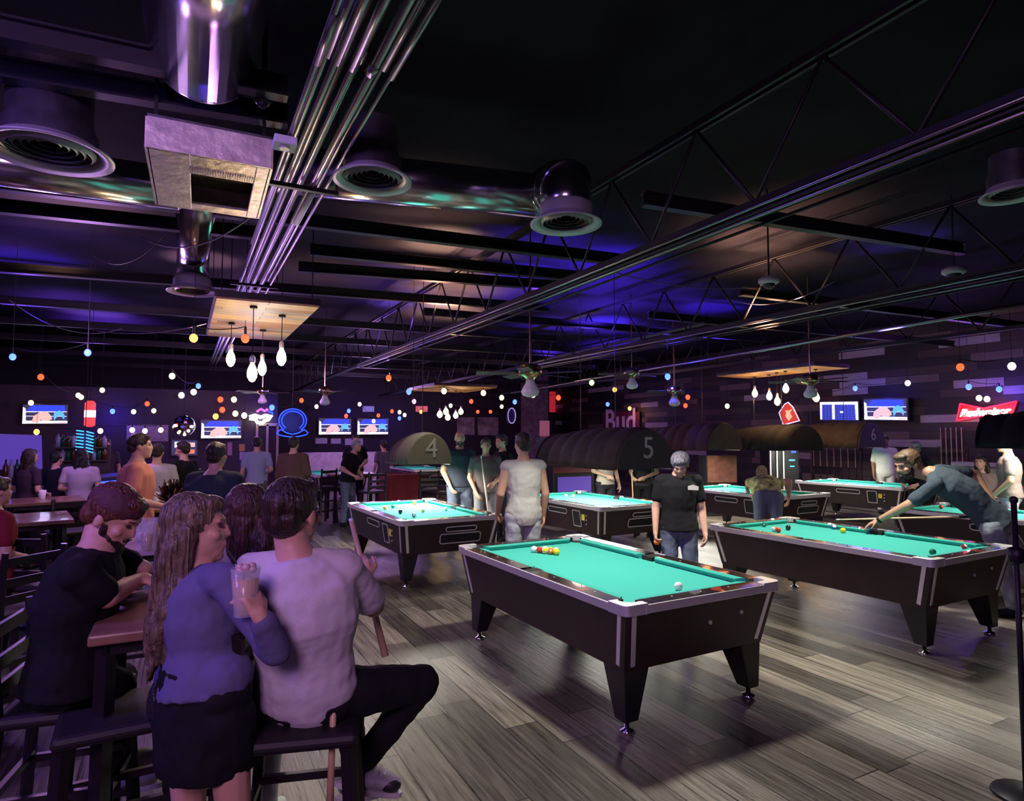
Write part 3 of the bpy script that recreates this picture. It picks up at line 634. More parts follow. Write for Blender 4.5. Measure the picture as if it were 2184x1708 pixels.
# ------------------------------------------------------------------ ceiling fans
BRASS=mat('antique_brass',(.55,.42,.22),.25,1); BLADE=mat('fan_blade',(.10,.07,.08),.4)
def fan(p,rz,label,s=1.,group=None):
    t=thing('ceiling_fan',label,'ceiling fan',p,rz)
    MB().lathe([(.02,ZC-p.z-.02),(.07,ZC-p.z)],n=16).build('canopy',BRASS,t,smooth=True)
    MB().tube([(0,0,.1),(0,0,ZC-p.z-.02)],.012,8).build('downrod',BRASS,t)
    MB().lathe([(.03,.14),(.12,.12),(.14,.05),(.13,0),(.07,-.03),(.05,-.06)],n=24).build('motor',BRASS,t,smooth=True)
    for k in range(5):
        a=2*math.pi*k/5; R=MX.Rotation(a,3,'Z')@MX.Rotation(.2,3,'X')
        b=MB().box(R@V((.42,0,.02)),(.46,.13,.008),R).build('blade',BLADE,t,bevel=.003); MB().box(R@V((.17,0,.02)),(.12,.03,.012),R).build('blade_iron',BRASS,b)
    MB().lathe([(.05,-.06),(.06,-.10),(.095,-.16),(.11,-.20),(.09,-.245),(.03,-.265),(.001,-.268)],n=24).build('glass_shade',GLASSW,t,smooth=True)
    return t
f0=fan(atd(1131,800,7.6),.3,'ceiling fan with brass motor and a white glass bowl, centre of the room')
dup(f0,atd(560,838,15.5),1.0,'far ceiling fan with blue-lit glass below the golden wood board')
dup(f0,atd(693,838,13.5),.1,'blue-lit ceiling fan above the twin televisions')
dup(f0,atd(1438,838,12.5),.6,'far ceiling fan in front of the plank wall, right of the centre')
dup(f0,atd(1728,815,10.5),.9,'brass ceiling fan hanging right of the amber wood board')
dup(f0,atd(1348,800,12),.2,'small dim ceiling fan under the long pale pipe')
# ------------------------------------------------------------------ screens
SB=emat('screen_blue',(.03,.06,.75),1.1); SW=emat('screen_white',(.72,.78,.9),1.2); SP=emat('screen_skin',(.85,.48,.4),1.1); SCY=emat('screen_cyan',(.10,.42,.85),1.2); SDK=emat('screen_dark',(.05,.05,.12),.7); SRD=emat('screen_red',(.9,.12,.06),1.8)
def tv(o,X,w,h,label,kind='fight'):
    X=V(X).normalized(); Y=V((0,0,1)); N=X.cross(Y).normalized()
    t=thing('television',label,'television',o); z=V((0,0,0))
    m=MB(); m.prism(rrect(w+.06,h+.06,.02,3),.05,-N*.055,X,Y); m.build('housing',BLACK,t)
    MB().prism(rrect(.3,.2,.02,2),.12,-N*.18,X,Y).build('wall_mount',BLKM,t)
    m=MB(); q=lambda P,mi,d: (setattr(m,'mi',mi),m.poly([(a*w,b*h) for a,b in P],N*d,X,Y))
    if kind=='fight':
        q([(-.5,-.5),(.5,-.5),(.5,.5),(-.5,.5)],4,.001); q([(-.45,.12),(.45,.12),(.42,.46),(-.3,.48)],0,.002)
        q([(-.5,-.5),(.5,-.5),(.5,-.36),(-.5,-.34)],1,.002); q([(-.5,-.5),(-.42,-.5),(-.44,.3),(-.5,.38)],1,.002)
        q([(-.45,.1),(.48,.1),(.48,.14),(-.45,.15)],1,.003); q([(-.45,-.12),(.48,-.14),(.48,-.11),(-.45,-.09)],1,.003)
        q([(-.3,-.44),(-.26,-.1),(-.12,.1),(-.02,.16),(.06,.08),(.12,-.08),(.16,-.26),(.02,-.4),(-.1,-.3),(-.16,-.45)],2,.004)
        q([(.18,-.1),(.2,.1),(.3,.2),(.38,.14),(.44,-.1),(.42,-.3),(.36,-.12),(.28,-.1),(.2,-.34)],3,.004)
        q([(-.16,-.45),(-.05,-.34),(.1,-.42),(.14,-.48),(-.1,-.49)],1,.005); q([(.3,-.42),(.46,-.4),(.48,-.47),(.3,-.48)],2,.005)
    elif kind=='keno':
        q([(-.5,-.5),(.5,-.5),(.5,.5),(-.5,.5)],1,.001); q([(-.45,-.5),(.44,-.5),(.42,.34),(-.44,.36)],0,.002)
        for i in range(10):
            for j in range(7):
                if i in(3,): continue
                a=-.42+i*.085; b=-.46+j*.115; q([(a,b),(a+.06,b),(a+.06,b+.08),(a,b+.08)],4,.003)
        q([(-.17,-.48),(-.1,-.48),(-.1,.34),(-.17,.34)],1,.0035); q([(.04,-.12),(.12,-.12),(.12,-.02),(.04,-.02)],1,.004)
    else:
        q([(-.5,-.5),(.5,-.5),(.5,.5),(-.5,.5)],4,.001); q([(-.4,0),(.1,0),(.1,.4),(-.4,.4)],1,.002); q([(-.35,-.42),(.4,-.4),(.42,-.15),(-.3,-.05)],5,.002); q([(.15,.05),(.42,.05),(.42,.35),(.15,.35)],2,.002)
    m.build('picture',[SB,SW,SP,SCY,SDK,SRD],t); return t
def tvbox(x0,x1,y0,y1,Y=25.0,label='',kind='fight',side='back'):
    f=(lambda x,y: atY(x,y,Y)) if side=='back' else (lambda x,y: atX(x,y,Y))
    c=f((x0+x1)/2,(y0+y1)/2); a=f(x0,(y0+y1)/2); b=f(x1,(y0+y1)/2); u=f((x0+x1)/2,y0); d=f((x0+x1)/2,y1)
    return tv(c,(b-a),(b-a).length,(u-d).length,label,kind)
tvbox(49,145,863,903,18.55,'television at the far left showing two fighters in a ring')
tvbox(430,515,897,934,18.55,'television left of the red and blue neon showing two fighters')
tvbox(681,749,893,926,25,'left of the two side-by-side televisions showing fighters')
tvbox(763,828,893,926,25,'right of the two side-by-side televisions showing fighters')
tvbox(1748,1829,857,895,15.2,'white-framed numbers board screen on the plank wall','keno','right')
tvbox(1842,1933,851,895,15.2,'bluish television on the plank wall right of the numbers board','fight','right')
tvbox(367,420,939,970,18.55,'small bright screen with red and white picture behind the bar','menu')
for o_,pw in ((atY(460,915,17.6),10),(atY(97,885,17.6),10),(atY(755,910,24.4),14),(atX(1850,873,14.6),5)): light('AREA','screen_glow',o_,pw,(.55,.5,1),1.0,o_-V((0,4,.5)) if o_.x<14 else o_-V((4,0,.5)))
# ------------------------------------------------------------------ neon and signs
NB=emat('neon_blue',(.02,.06,1),2.5); NR=emat('neon_red',(1,.02,.06),2.4); NW=emat('neon_white',(1,.93,.92),4); NP=emat('neon_pink',(1,.1,.7),2); NC=emat('neon_cyan',(.06,.5,1),1.6)
def panel(name,cat,label,x0,x1,y0,y1,Y,m,side='back',depth=.03,tilt=None,quad=None):
    f=(lambda x,y: atY(x,y,Y)) if side=='back' else (lambda x,y: atX(x,y,Y))
    q=quad or [(x0,y1),(x1,y1),(x1,y0),(x0,y0)]; P=[f(*p) for p in q]; c=sum(P,V((0,0,0)))/4
    t=thing(name,label,cat,c); N=V((0,-1,0)) if side=='back' else V((-1,0,0)); X=V((1,0,0)) if side=='back' else V((0,-1,0))
    b=MB(); L=[((p-c).dot(X),(p-c).z) for p in P]; b.prism(L,depth,-N*depth,X,(0,0,1)); b.build('panel',m,t); return t,X,N,L
# blue neon seal
c=atY(624,899,13.5); k=13.5/ray(624,899).y/FPX     # metres per pixel there
t=thing('neon_sign','blue neon seal with a ribbon beneath, hanging above the doorway','neon sign',c)
NBK=mat('sign_back_dark',(.03,.02,.10),.4)
m=MB(); R_=25*k
m.prism([(R_*math.cos(a)*1.08,R_*math.sin(a)+2*k) for a in [i*math.pi/16 for i in range(32)]],.04,(0,.03,0),(1,0,0),(0,0,1)); m.build('back_disc',NBK,t)
for rr_ in(1.0,.8):
    MB().tube([(R_*rr_*1.12*math.cos(a),-.03,R_*rr_*math.sin(a)+2*k) for a in [math.radians(-52+i*284/30) for i in range(31)]],.012,6).build('neon_tube',NB,t,smooth=True)
MB().tube([(x*k,-.03,-z*k) for x,z in((-32,24),(-24,17),(-12,24),(0,27),(12,24),(24,17),(32,24),(28,28),(16,31),(0,33),(-16,31),(-28,28),(-32,24))],.012,6).build('neon_tube',NB,t,smooth=True)
light('POINT','neon_glow',c-V((0,.5,0)),6,(.1,.15,1),.2)
MB().bar((0,.02,R_),(0,.02,ZC-c.z),.01).build('hanging_chain',BLKM,t)
# pink/white neon left of it
c=atY(556,888,18.5); k=18.5/ray(556,888).y/FPX; t=thing('neon_sign','blurred white neon sign with pink and blue curls above the door','neon sign',c)
MB().tube([(x*k,0,-z*k) for x,z in((-22,2),(-12,-2),(0,2),(10,-2),(22,0),(16,6),(8,9),(4,14),(-6,13),(-10,6),(-22,4))],.05,8).build('white_tube',NW,t,smooth=True)
MB().tube([(x*k,0,-z*k) for x,z in((-8,-10),(0,-16),(8,-12),(14,-16))],.03,8).build('pink_tube',NP,t,smooth=True)
MB().tube([(x*k,0,-z*k) for x,z in((14,-12),(24,-8),(22,-2))],.025,8).build('blue_tube',NB,t,smooth=True)
MB().bar((0,.06,0),(0,.06,ZC-c.z),.02).build('hanging_chain',BLKM,t)
# red bow-tie neon on the plank wall
f=lambda x,y:atX(x,y,15.32); c=f(2103,877); t=thing('neon_sign','red bow-tie neon sign with white script reading Budweiser','neon sign',c)
P=[(2050,861),(2100,869),(2167,856),(2150,882),(2100,886),(2040,897),(2046,880)]
bow=[(2048,861),(2098,871),(2168,856),(2158,884),(2102,885),(2040,897)]
L=[(-(f(*p)-c).y,(f(*p)-c).z) for p in bow]
MB().prism(L,.03,(0.07,0,0),(0,-1,0),(0,0,1)).build('back_panel',mat('bowtie_red',(.25,.004,.01),.5,emis=(1,.02,.05),es=.35),t)
MB().tube([(0,-a,b) for a,b in L+[L[0]]],.02,6).build('red_tube',NR,t,smooth=True)
a=f(2046,882); b=f(2156,876); X=(b-a).normalized(); text_mesh('white_script','Budweiser',(b-a).length*.225,NW,frame(((a+b)/2-c)+V((-.03,0,.0)),X,(0,0,1)),t,.012,.35,.008)
light('POINT','neon_glow',c+V((-.5,0,0)),7,(1,.08,.15),.2)
# red bottle-shaped hanging sign
f=lambda x,y:atX(x,y,15.36)
q=[f(1673,906),f(1707,897),f(1693,868),f(1683,858),f(1676,862),f(1664,880)]; c=f(1685,885)
t=thing('bottle_sign','tilted red bottle-shaped sign with glowing white outline on the plank wall','sign',c)
L=[(-(p-c).y,(p-c).z) for p in q]; MB().prism(L,.05,(0,0,0),(0,-1,0),(0,0,1)).build('bottle_body',emat('sign_red_glow',(.55,.05,.03),1.0),t)
MB().tube([(-.04,-a,b) for a,b in L+[L[0]]],.018,6).build('outline_tube',emat('outline_lilac',(.75,.6,.95),1.5),t,smooth=True)
MB().prism([(-.10,-.02),(0,-.16),(.12,-.05),(.04,.06),(.12,.16),(0,.12),(-.1,.14),(-.06,.05)],.02,(-.06,0,0),(0,-1,0),(0,0,1)).build('emblem',emat('emblem_cream',(.9,.5,.3),1.),t)
# Bud banner, red box sign, far-wall bits
t,X,N,L=panel('wall_banner','banner','maroon banner with large pale letters Bud on the plank wall',1285,1364,878,921,15.3,mat('banner_maroon',(.14,.01,.03),.7),'right')
a=atX(1290,900,15.2); b=atX(1362,900,15.2); text_mesh('lettering','Bud',(a-b).length*.60,mat('banner_letters',(.75,.55,.58),.7),frame((0,0,-.02)+0*N if False else N*.012,X,(0,0,1)),t,.004,0,.02)
panel('lightbox_sign','sign','red glowing box sign on the wall beside the brick pillar',1172,1203,835,879,25.18,emat('lightbox_red',(.7,.03,.05),.45))
panel('wall_sign','sign','pink sign with a pale yellow lower half on the pillar',1151,1172,897,930,22.44,emat('sign_pink',(.5,.15,.22),.35))
panel('wall_sign','sign','dull pink sign above the far centre televisions, heart-like glow',887,912,866,878,25.18,emat('sign_rose',(.8,.15,.2),.6))
panel('exit_panel','sign','small pale blue double-speaker panel above the right twin television',774,798,866,878,25.18,emat('panel_lilac',(.3,.25,.6),.4))
PCT=mat('feathery_picture',(.30,.24,.27),.7,var=.8,vscale=2.5)
panel('hanging_picture','picture','left dark poster with pale feathery figures behind the standing group',975,1012,890,927,25.19,PCT)
panel('hanging_picture','picture','right dark poster with pale feathery figures behind the standing group',1019,1063,890,928,25.19,PCT)
t,X,N,L=panel('round_sign','sign','dark round sign with a pale oval ring left of the pillar',1081,1100,870,903,22.2,NBK)
MB().bar((0,0,.35),(0,0,ZC-t.location.z),.02).build('hanging_chain',BLKM,t)
MB().tube([(.17*math.cos(a),-.04,.30*math.sin(a)) for a in [i*math.pi/12 for i in range(25)]],.02,6).build('oval_ring',emat('oval_lilac',(.45,.35,.7),.8),t)
panel('wall_banner','banner','pale rectangular banner above the back of the bar',270,359,906,941,18.64,mat('banner_pale',(.34,.24,.32),.7,var=.3))
for a in ((485,495,943,971,'narrow pink notice beside the doorway'),(510,522,947,962,'orange poster upper right of the doorway'),(511,523,964,981,'lilac notice beneath the orange poster')):
    panel('wall_notice','notice',a[4],a[0],a[1],a[2],a[3],18.64,{'narrow pink':mat('notice_pink',(.4,.2,.3),.7),'orange post':mat('notice_orange',(.5,.25,.08),.7),'lilac notic':mat('notice_lilac',(.4,.32,.5),.7)}[a[4][:11]])
for a in ((673,698,934,946,'pale green-white paper under the left twin television'),(706,727,935,946,'lilac paper between the twin televisions'),(736,774,935,949,'wide lilac paper under the right twin television')):
    panel('wall_notice','notice',a[4],a[0],a[1],a[2],a[3],25.19,mat('notice_pale_'+a[4][:4],(.62,.60,.68),.7))  # plain pale paper, one even colour
panel('yellow_notice','notice','pale yellow paper on the pillar beneath the pink sign',1153,1167,931,944,22.44,mat('paper_yellow',(.6,.55,.35),.7))
# brick pillar
BRK=mat('purple_lit_brick',(.20,.13,.15),.8,bump=.8,bscale=9,var=.4,vscale=6)
c=atY(1140,930,22.8); tag(MB().box((c.x,22.8,ZC/2),(.9,.7,ZC)).build('trim_1',BRK),kind='structure')
# doorway at the back
c0_=atY(548,930,18.6); c1_=atY(592,930,18.6)
tag(MB().box(((XL+c1_.x)/2,18.75,1.5),(c1_.x-XL,.2,3.0)).build('trim_2',mat('partition_paint',(.045,.03,.05),.8,bump=.2,bscale=6)),kind='structure')
t=thing('door','pale-framed glass double door in the partition under the white neon','door',(c0_.x/2+c1_.x/2,18.62,0)); wd=c1_.x-c0_.x
PF=mat('door_frame_paint',(.35,.27,.25),.5)
for x in(-wd/2,0,wd/2): MB().box((x,0,1.05),(.06,.06,2.1)).build('frame_post',PF,t)
for z in(2.1,.08): MB().box((0,0,z),(wd,.06,.08)).build('frame_rail',PF,t)
MB().box((0,.02,1.05),(wd,.015,2.0)).build('glass_pane',mat('door_glass',(.05,.03,.04),.08),t)
for x in(-.07,.07): MB().tube([(x,-.06,.9),(x,-.06,1.25)],.012,6).build('handle',BRASS,t)
# disco ball
c=atY(392,908,16.5); t=thing('disco_ball','mirrored disco ball with added warm glints beside a television','disco ball',c)
m=mat('mirror_tiles',(.9,.85,.8),.08,1); b=MB().ell((0,0,0),(.24,.24,.24),n=24,m=14).build('mirror_sphere',m,t); MB().tube([(0,0,.24),(0,0,ZC-c.z)],.008,5).build('chain',BLKM,t)
for s_,z_ in((-.1,-.16),(.02,-.2),(.1,-.12),(.17,-.02),(-.18,0)): MB().ell((s_,-.2,z_),(.035,.02,.035),n=8,m=6).build('painted_glint',emat('glint_warm',(1,.75,.4),3),t,smooth=True)  # warm reflections put in as small glowing blobs
# ------------------------------------------------------------------ bar
A=V((-2.75,10.6,0)); B=V((.35,15.2,0)); d=(B-A).normalized(); n_=V((-d.y,d.x,0))
t=thing('bar_counter','long dark bar counter at left with a blue light strip along its top edge','bar',A)
L_=(B-A).length; w2=lambda u,v,z:d*u+n_*v+V((0,0,z))
MB().bar(w2(0,.35,1.06),w2(L_,.35,1.06),.05,.75,up=n_).build('countertop',WOODDK,t,bevel=.01)
MB().bar(w2(0,.30,.52),w2(L_,.30,.52),1.02,.5,up=n_).build('front_panel',BLACK,t)
MB().tube([w2(0,-.03,1.0),w2(L_,-.03,1.0)],.014,6).build('led_strip',emat('led_blue',(.03,.08,1),3),t)
for k in range(3): 
    q=A+d*(.8+k*1.7)-n_*.4; light('POINT','led_glow',(q.x,q.y,1.0),1.5,(.1,.15,1),.2)
# back-bar panel, its purple glow put in as emission
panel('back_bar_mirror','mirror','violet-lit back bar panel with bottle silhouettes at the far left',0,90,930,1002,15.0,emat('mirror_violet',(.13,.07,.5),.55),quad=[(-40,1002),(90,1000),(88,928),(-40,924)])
BT=[mat('bottle_amber',(.12,.04,.01),.1),mat('bottle_clear',(.4,.4,.5),.08),mat('bottle_green',(.02,.1,.05),.1)]
for k,x in enumerate((12,24,36,50,62,72)):
    p=atY(x,1000,14.75); p.z=1.02
    bm_=MB().lathe([(.001,0),(.042,0),(.045,.02),(.045,.2),(.018,.26),(.016,.33),(.001,.335)],p,n=12)
    tag(bm_.build('liquor_bottle',BT[k%3],smooth=True),'%s liquor bottle from the left before the violet back bar panel'%ORD[k],'bottle','bottles before the violet panel')
sh=atY(45,1002,14.8); tag(MB().box((sh.x,14.85,.51),(3.2,.5,1.02)).build('back_bar_cabinet',WOODDK),'dark back bar cabinet carrying the bottles at the far left','cabinet')
for j in range(2):
    z=1.30+.27*j; y0=15.6
    a=atY(118,950,y0); b=atY(228,950,y0)
    tag(MB().box(((a.x+b.x)/2,y0,z-.02),(b.x-a.x,.22,.03)).build('bottle_shelf',WOODDK),'%s dark shelf of liquor bottles behind the bar'%('lower','upper')[j],'shelf')
    for k in range(10):
        p=V((a.x+(k+.5)*(b.x-a.x)/10,y0,z-.005)); s_=random.uniform(.75,.9)
        q=MB().lathe([(.001,0),(.045,0),(.045,.2*s_),(.018,.25*s_),(.016,.29*s_),(.001,.295*s_)],p,n=10)
        tag(q.build('liquor_bottle',BT[(k*7+j)%3],smooth=True),'%s liquor bottle from the left on the %s shelf behind the bar'%(ORD[k],('lower','upper')[j]),'bottle','bottles on the %s bar shelf'%('lower','upper')[j])
a=atY(118,950,15.6); b=atY(228,950,15.6); tag(MB().box(((a.x+b.x)/2,15.8,.8),(b.x-a.x+.1,.16,1.6)).build('shelf_cabinet',WOODDK),'dark back panel holding the bottle shelves','cabinet')
t,X,N,L=panel('chevron_light','sign','cyan ladder-like light sign above the bar bottles',170,193,922,960,15.4,NBK)
MB().bar((0,0,.2),(0,0,ZC-t.location.z),.012).build('hanging_chain',BLKM,t)
for k in range(7):
    for s in(-1,1): MB().bar((s*.02,-.05,.2-k*.065),(s*.15,-.05,.22-k*.065+(0 if s<0 else -.06)),.022).build('light_bar',NC,t)
t=thing('beer_sign','narrow red and white lit can-shaped sign hanging by the far left television','sign',atY(192,880,16))
MB().lathe([(.05,-.3),(.10,-.27),(.10,.2),(.06,.25)],n=16).build('can_body',emat('sign_red_soft',(.9,.05,.06),1.4),t,smooth=True); MB().lathe([(.105,-.1),(.105,.05)],n=16).build('white_band',emat('sign_white_soft',(.9,.8,.8),1.6),t,smooth=True)
MB().tube([(0,0,.2),(0,0,ZC-t.location.z)],.006,5).build('cord',BLKM,t)
# booth half wall in front of the twin televisions
a=atz(650,990,.8); 
c0_=atY(645,975,21.5); c1_=atY(835,975,21.5)
tag(MB().box(((c0_.x+c1_.x)/2,21.5,.62),(c1_.x-c0_.x,.12,1.24)).build('half_wall',mat('halfwall_paint',(.50,.42,.52),.7,var=.2)),'low pale half wall below the twin televisions','wall')
# pinball / arcade machine behind table five, dart machine, wall cue racks
def box_thing(name,cat,label,px,py,D,w,dp,h,parts,rz=0):
    p=atd(px,py,D); t=thing(name,label,cat,(p.x,p.y,0),rz)
    MB().box((0,0,h/2),(w,dp,h)).build('cabinet',BLACK,t,bevel=.01)
    for nm,c,s,m in parts: MB().box(c,s).build(nm,m,t)
    return t
VI=emat('arcade_violet',(.10,.05,.38),.5)
box_thing('arcade_machine','arcade machine','violet-lit arcade machine between the tank-top man and shade 5',1205,1000,13.2,1.0,.7,1.75,[('upper_screen',(0,-.36,1.42),(.78,.03,.42),VI),('red_stripe',(0,-.36,1.1),(.98,.03,.12),mat('stripe_red',(.15,.01,.02),.5)),('lower_panel',(0,-.36,.75),(.8,.03,.42),VI)])
t=box_thing('jukebox','jukebox','tall black machine with chrome uprights and blue lights left of the far table',1662,1000,15.6,.75,.5,1.75,[('upright',(-.34,-.27,.95),(.03,.04,1.5),CHROME),('upright',(-.18,-.27,.95),(.03,.04,1.5),CHROME),('upright',(-.02,-.27,.95),(.03,.04,1.5),CHROME),('blue_light',(.2,-.26,1.2),(.14,.02,.03),NC),('blue_light',(.2,-.26,1.05),(.10,.02,.025),NC),('blue_light',(.24,-.26,1.4),(.12,.02,.05),emat('soft_blue',(.05,.1,.6),1.)),],-.45)
t=box_thing('wooden_crate_shelf','cabinet','reddish wooden cabinet glowing dimly beneath the reddish shade',1530,985,14.4,.7,.5,1.35,[('front_board',(0,-.26,1.05),(.66,.02,.6),mat('red_wood',(.16,.06,.04),.6,var=.3))],-.4)
def cue(a,b,label,r1=.013,r2=.007,tip=True,m=WOODCUE,wrap=True):
    a,b=V(a),V(b); t=thing('pool_cue',label,'pool cue',a); d_=b-a
    MB().tube([(0,0,0),d_*.62,d_*.97],[r1,r1*.8,r2],10).build('shaft',m,t,smooth=True)
    if wrap: MB().tube([(0,0,0),d_*.28],r1*1.12,10).build('butt_wrap',WOODDK,t,smooth=True)
    MB().tube([d_*.97,d_*.995],r2,8).build('ferrule',WHT,t,smooth=True); MB().tube([d_*.995,d_],r2*.95,8).build('tip',mat('cue_tip',(.05,.12,.3),.8),t)
    return t
def rack(px0,px1,py,X,n,label,lc):
    a=atX(px0,py,X); b=atX(px1,py,X); t=thing('cue_rack',label,'cue rack',((a.x+b.x)/2,(a.y+b.y)/2,0)); L=abs(a.y-b.y)
    for z in(.55,1.45): MB().box((.05,0,z),(.05,L,.07)).build('rack_rail',WOODDK,t)
    for s in(-1,1): MB().box((.08,s*L/2,1.0),(.05,.06,1.1)).build('rack_side',WOODDK,t)
    for k in range(n):
        y=t.location.y-L/2+(k+.5)*L/n; tag(cue((X+.012,y,.58),(X+.012,y,1.98),'%s from the right, '%ORD[k].capitalize()+lc),None,None,lc[:-1] if False else 'cues in the '+label[:22])
rack(1728,1832,985,15.32,7,'wall cue rack behind the table under shade 6','cue standing in the wall rack behind the table under shade 6')
rack(2000,2056,930,15.32,5,'wall cue rack left of the right-edge shade','cue standing in the wall rack below the bow-tie neon sign')
q=atX(2085,990,15.1); tag(MB().box((15.15,q.y,q.z),(.4,.9,.08)).box((15.25,q.y,q.z/2),(.2,.8,q.z-.08)).build('white_counter',mat('counter_white',(.4,.36,.4),.6)),'pale ledge behind the leaning man near the right wall','ledge')
t=thing('heart_sign','small glowing white heart shape under the reddish shade','sign',atX(1607,937,15.1))
MB().tube([(-.03,-.16,.08),(-.03,-.12,.10),(-.03,-.05,.02),(-.03,0,-.09),(-.03,.05,.02),(-.03,.12,.10),(-.03,.16,.08)] if False else [(-.03,.14,.06),(-.03,.09,.0),(-.03,0,-.09),(-.03,-.09,0),(-.03,-.14,.06)],.04,8).build('tube',emat('heart_white',(1,.95,.85),2.),t,smooth=True)
MB().bar((0,0,-.1),(.28,0,-.1),.02).build('wall_bracket',BLKM,t)
t=thing('post_stand','thin black metal pole at the right edge of the photograph','pole',(lambda p:(p.x,p.y,0))(atd(2172,1300,3.2)))
MB().tube([(0,0,0),(0,0,1.46)],.013,10).build('pole',BLKIRON,t,smooth=True); MB().lathe([(.15,0),(.14,.015),(.02,.03)],n=20).build('base',BLKIRON,t,smooth=True); MB().ell((0,0,1.47),(.02,.02,.02)).build('finial',BLKIRON,t,smooth=True)
MB().lathe([(.02,1.15),(.035,1.16),(.035,1.22),(.02,1.23)],n=12).build('clamp',BLKIRON,t,smooth=True)
# ------------------------------------------------------------------ furniture
ST=mat('stool_black_wood',(.012,.009,.012),.35)
def stool(p,rz,label,back=True,group=None):
    t=thing('bar_stool',label,'bar stool',(p[0],p[1],0),rz,group)
    MB().box((0,0,.735),(.40,.40,.05)).build('seat',mat('stool_vinyl',(.010,.008,.010),.6),t,bevel=.02)
    for sx in(-1,1):
        MB().bar((sx*.165,.165,.71),(sx*.205,.21,0),.042).build('leg',ST,t,bevel=.004)
        if back: MB().tube([(sx*.205,-.22,0),(sx*.17,-.175,.72),(sx*.175,-.21,1.12)],[.023,.022,.018],6).build('leg',ST,t)
        else: MB().bar((sx*.165,-.165,.71),(sx*.205,-.21,0),.042).build('leg',ST,t)
    for z in(.22,.42):
        k=.205-.04*z/.71
        for a,b in(((-k,k,z),(k,k,z)),((-k,-k,z+.05),(k,-k,z+.05)),((-k,-k,z+.03),(-k,k,z+.03)),((k,-k,z+.03),(k,k,z+.03))): MB().bar(a,b,.022,.03).build('rung',ST,t)
    if back:
        for z in(.84,.94,1.06): MB().bar((-.17,-.19-.05*(z-.72),z),(.17,-.19-.05*(z-.72),z),.018,.05).build('back_slat',ST,t)
    return t
def heading(v): return math.atan2(v.y,v.x)-math.pi/2
TBW=mat('varnished_tabletop',(.26,.14,.09),.3,var=.35,vscale=5,coat=.3)
def pub_table(p,w,l,rz,label,z=1.07,top=TBW):
    t=thing('pub_table',label,'table',(p[0],p[1],0),rz)
    MB().box((0,0,z-.02),(w,l,.04)).build('tabletop',top,t,bevel=.008)
    MB().box((0,0,z-.065),(w*.86,l*.86,.05)).build('apron',ST,t)
    for sx in(-1,1):
        for sy2 in(-1,1): MB().bar((sx*w*.4,sy2*l*.4,z-.05),(sx*w*.42,sy2*l*.42,0),.05).build('leg',ST,t)
    MB().bar((-w*.41,0,.25),(w*.41,0,.25),.03).build('footrest',ST,t); return t
pub_table((-.02,3.14),.54,.72,0,'near varnished pub table under the crossed forearms of the bearded man')
pub_table((-.28,5.25),.62,1.1,.0,'second pub table holding tall drink glasses, lit violet',1.07,mat('violet_tabletop',(.45,.32,.42),.3,coat=.3))
pub_table(atz(30,1105,1.0),.9,.9,.2,'pub table cropped by the left edge of the photograph',1.0)
pub_table(atz(95,1065,1.0),.8,.8,.2,'pub table behind the one at the left edge, white cup on it',1.0)
pub_table(atz(355,1078,1.0),.7,.7,.2,'pub table with a sparkling tinsel centrepiece',1.0)
p=atz(700,1003,1.0); pub_table(atz(745,1008,1.0),.9,.9,.0,'pub table where the man in black sits, centre left',1.0)
# red draped table
c=atd(852,1035,13.2); t=thing('draped_table','table with a dark red floor-length cloth, behind the left pool table','table',(c.x,c.y,0))
m=MB(); n=48; rs=[]
for z,s,wv in((.98,.97,0),(1.0,1.0,0),(.98,1.02,.0),(.6,1.06,.03),(.1,1.12,.06)):
    rs.append([m.bm.verts.new(((s+wv*math.cos(9*a))*.36*max(-1,min(1,1.35*math.cos(a))),(s+wv*math.sin(11*a))*.36*max(-1,min(1,1.35*math.sin(a))),z)) for a in [2*math.pi*i/n for i in range(n)]])
m.skin(rs); m.build('tablecloth',mat('red_cloth',(.16,.012,.015),.8),t,smooth=True); MB().box((0,0,.03),(.3,.3,.06)).build('pedestal',ST,t)
HA=heading(FH)
# ------------------------------------------------------------------ glasses and table things
GLS=mat('clear_cup',(.85,.85,.9),.08,alpha=.28); BEER=mat('amber_drink',(.62,.30,.07),.15); CUPW=mat('white_cup',(.75,.72,.78),.4)
def glass(p,r,h,label,liq=.6,m=BEER,straw=False,group=None):
    t=thing('drink_glass',label,'glass',p,0,group)
    MB().lathe([(r*.72,0),(r,h),(r-.003,h),(r*.70,.006),(.001,.006)],n=20,cap=False).build('cup',GLS,t,smooth=True)
    MB().lathe([(.001,.008),(r*.69,.008),((r*.7+r*.27*liq)*.97,h*liq),(.001,h*liq)],n=18).build('drink',m,t,smooth=True)
    if straw: MB().tube([(0,0,.03),(.02,.01,h+.07)],.003,6).build('straw',BLKM,t)
    return t
gp=V((-.28,5.25,1.07))
glass(atz(313,1172,1.07),.042,.17,'amber drink in a clear cup, nearest glass on the violet table')
glass(atz(300,1152,1.07),.040,.15,'clear cup standing behind the amber drink on the violet table',.3,CUPW)
glass(atz(327,1150,1.07),.040,.15,'right clear cup beside the amber drink on the violet table',.75)
p=atz(90,1064,1.0); MB_=MB().lathe([(.03,0),(.042,.11),(.039,.11),(.028,.004),(.001,.004)],p,n=16,cap=False); tag(MB_.build('paper_cup',CUPW,smooth=True),'white cup on the rear left pub table','cup')
p=atz(332,1075,1.0); MB_=MB().lathe([(.035,0),(.05,.14),(.047,.14),(.033,.004),(.001,.004)],p,n=16,cap=False); tag(MB_.build('paper_cup',CUPW,smooth=True),'tall white cup left of the tinsel centrepiece','cup')
t=thing('phone','white phone lying in front of the bearded man\'s forearms','phone',atz(292,1272,1.08)); t.rotation_euler=(0,0,.6)
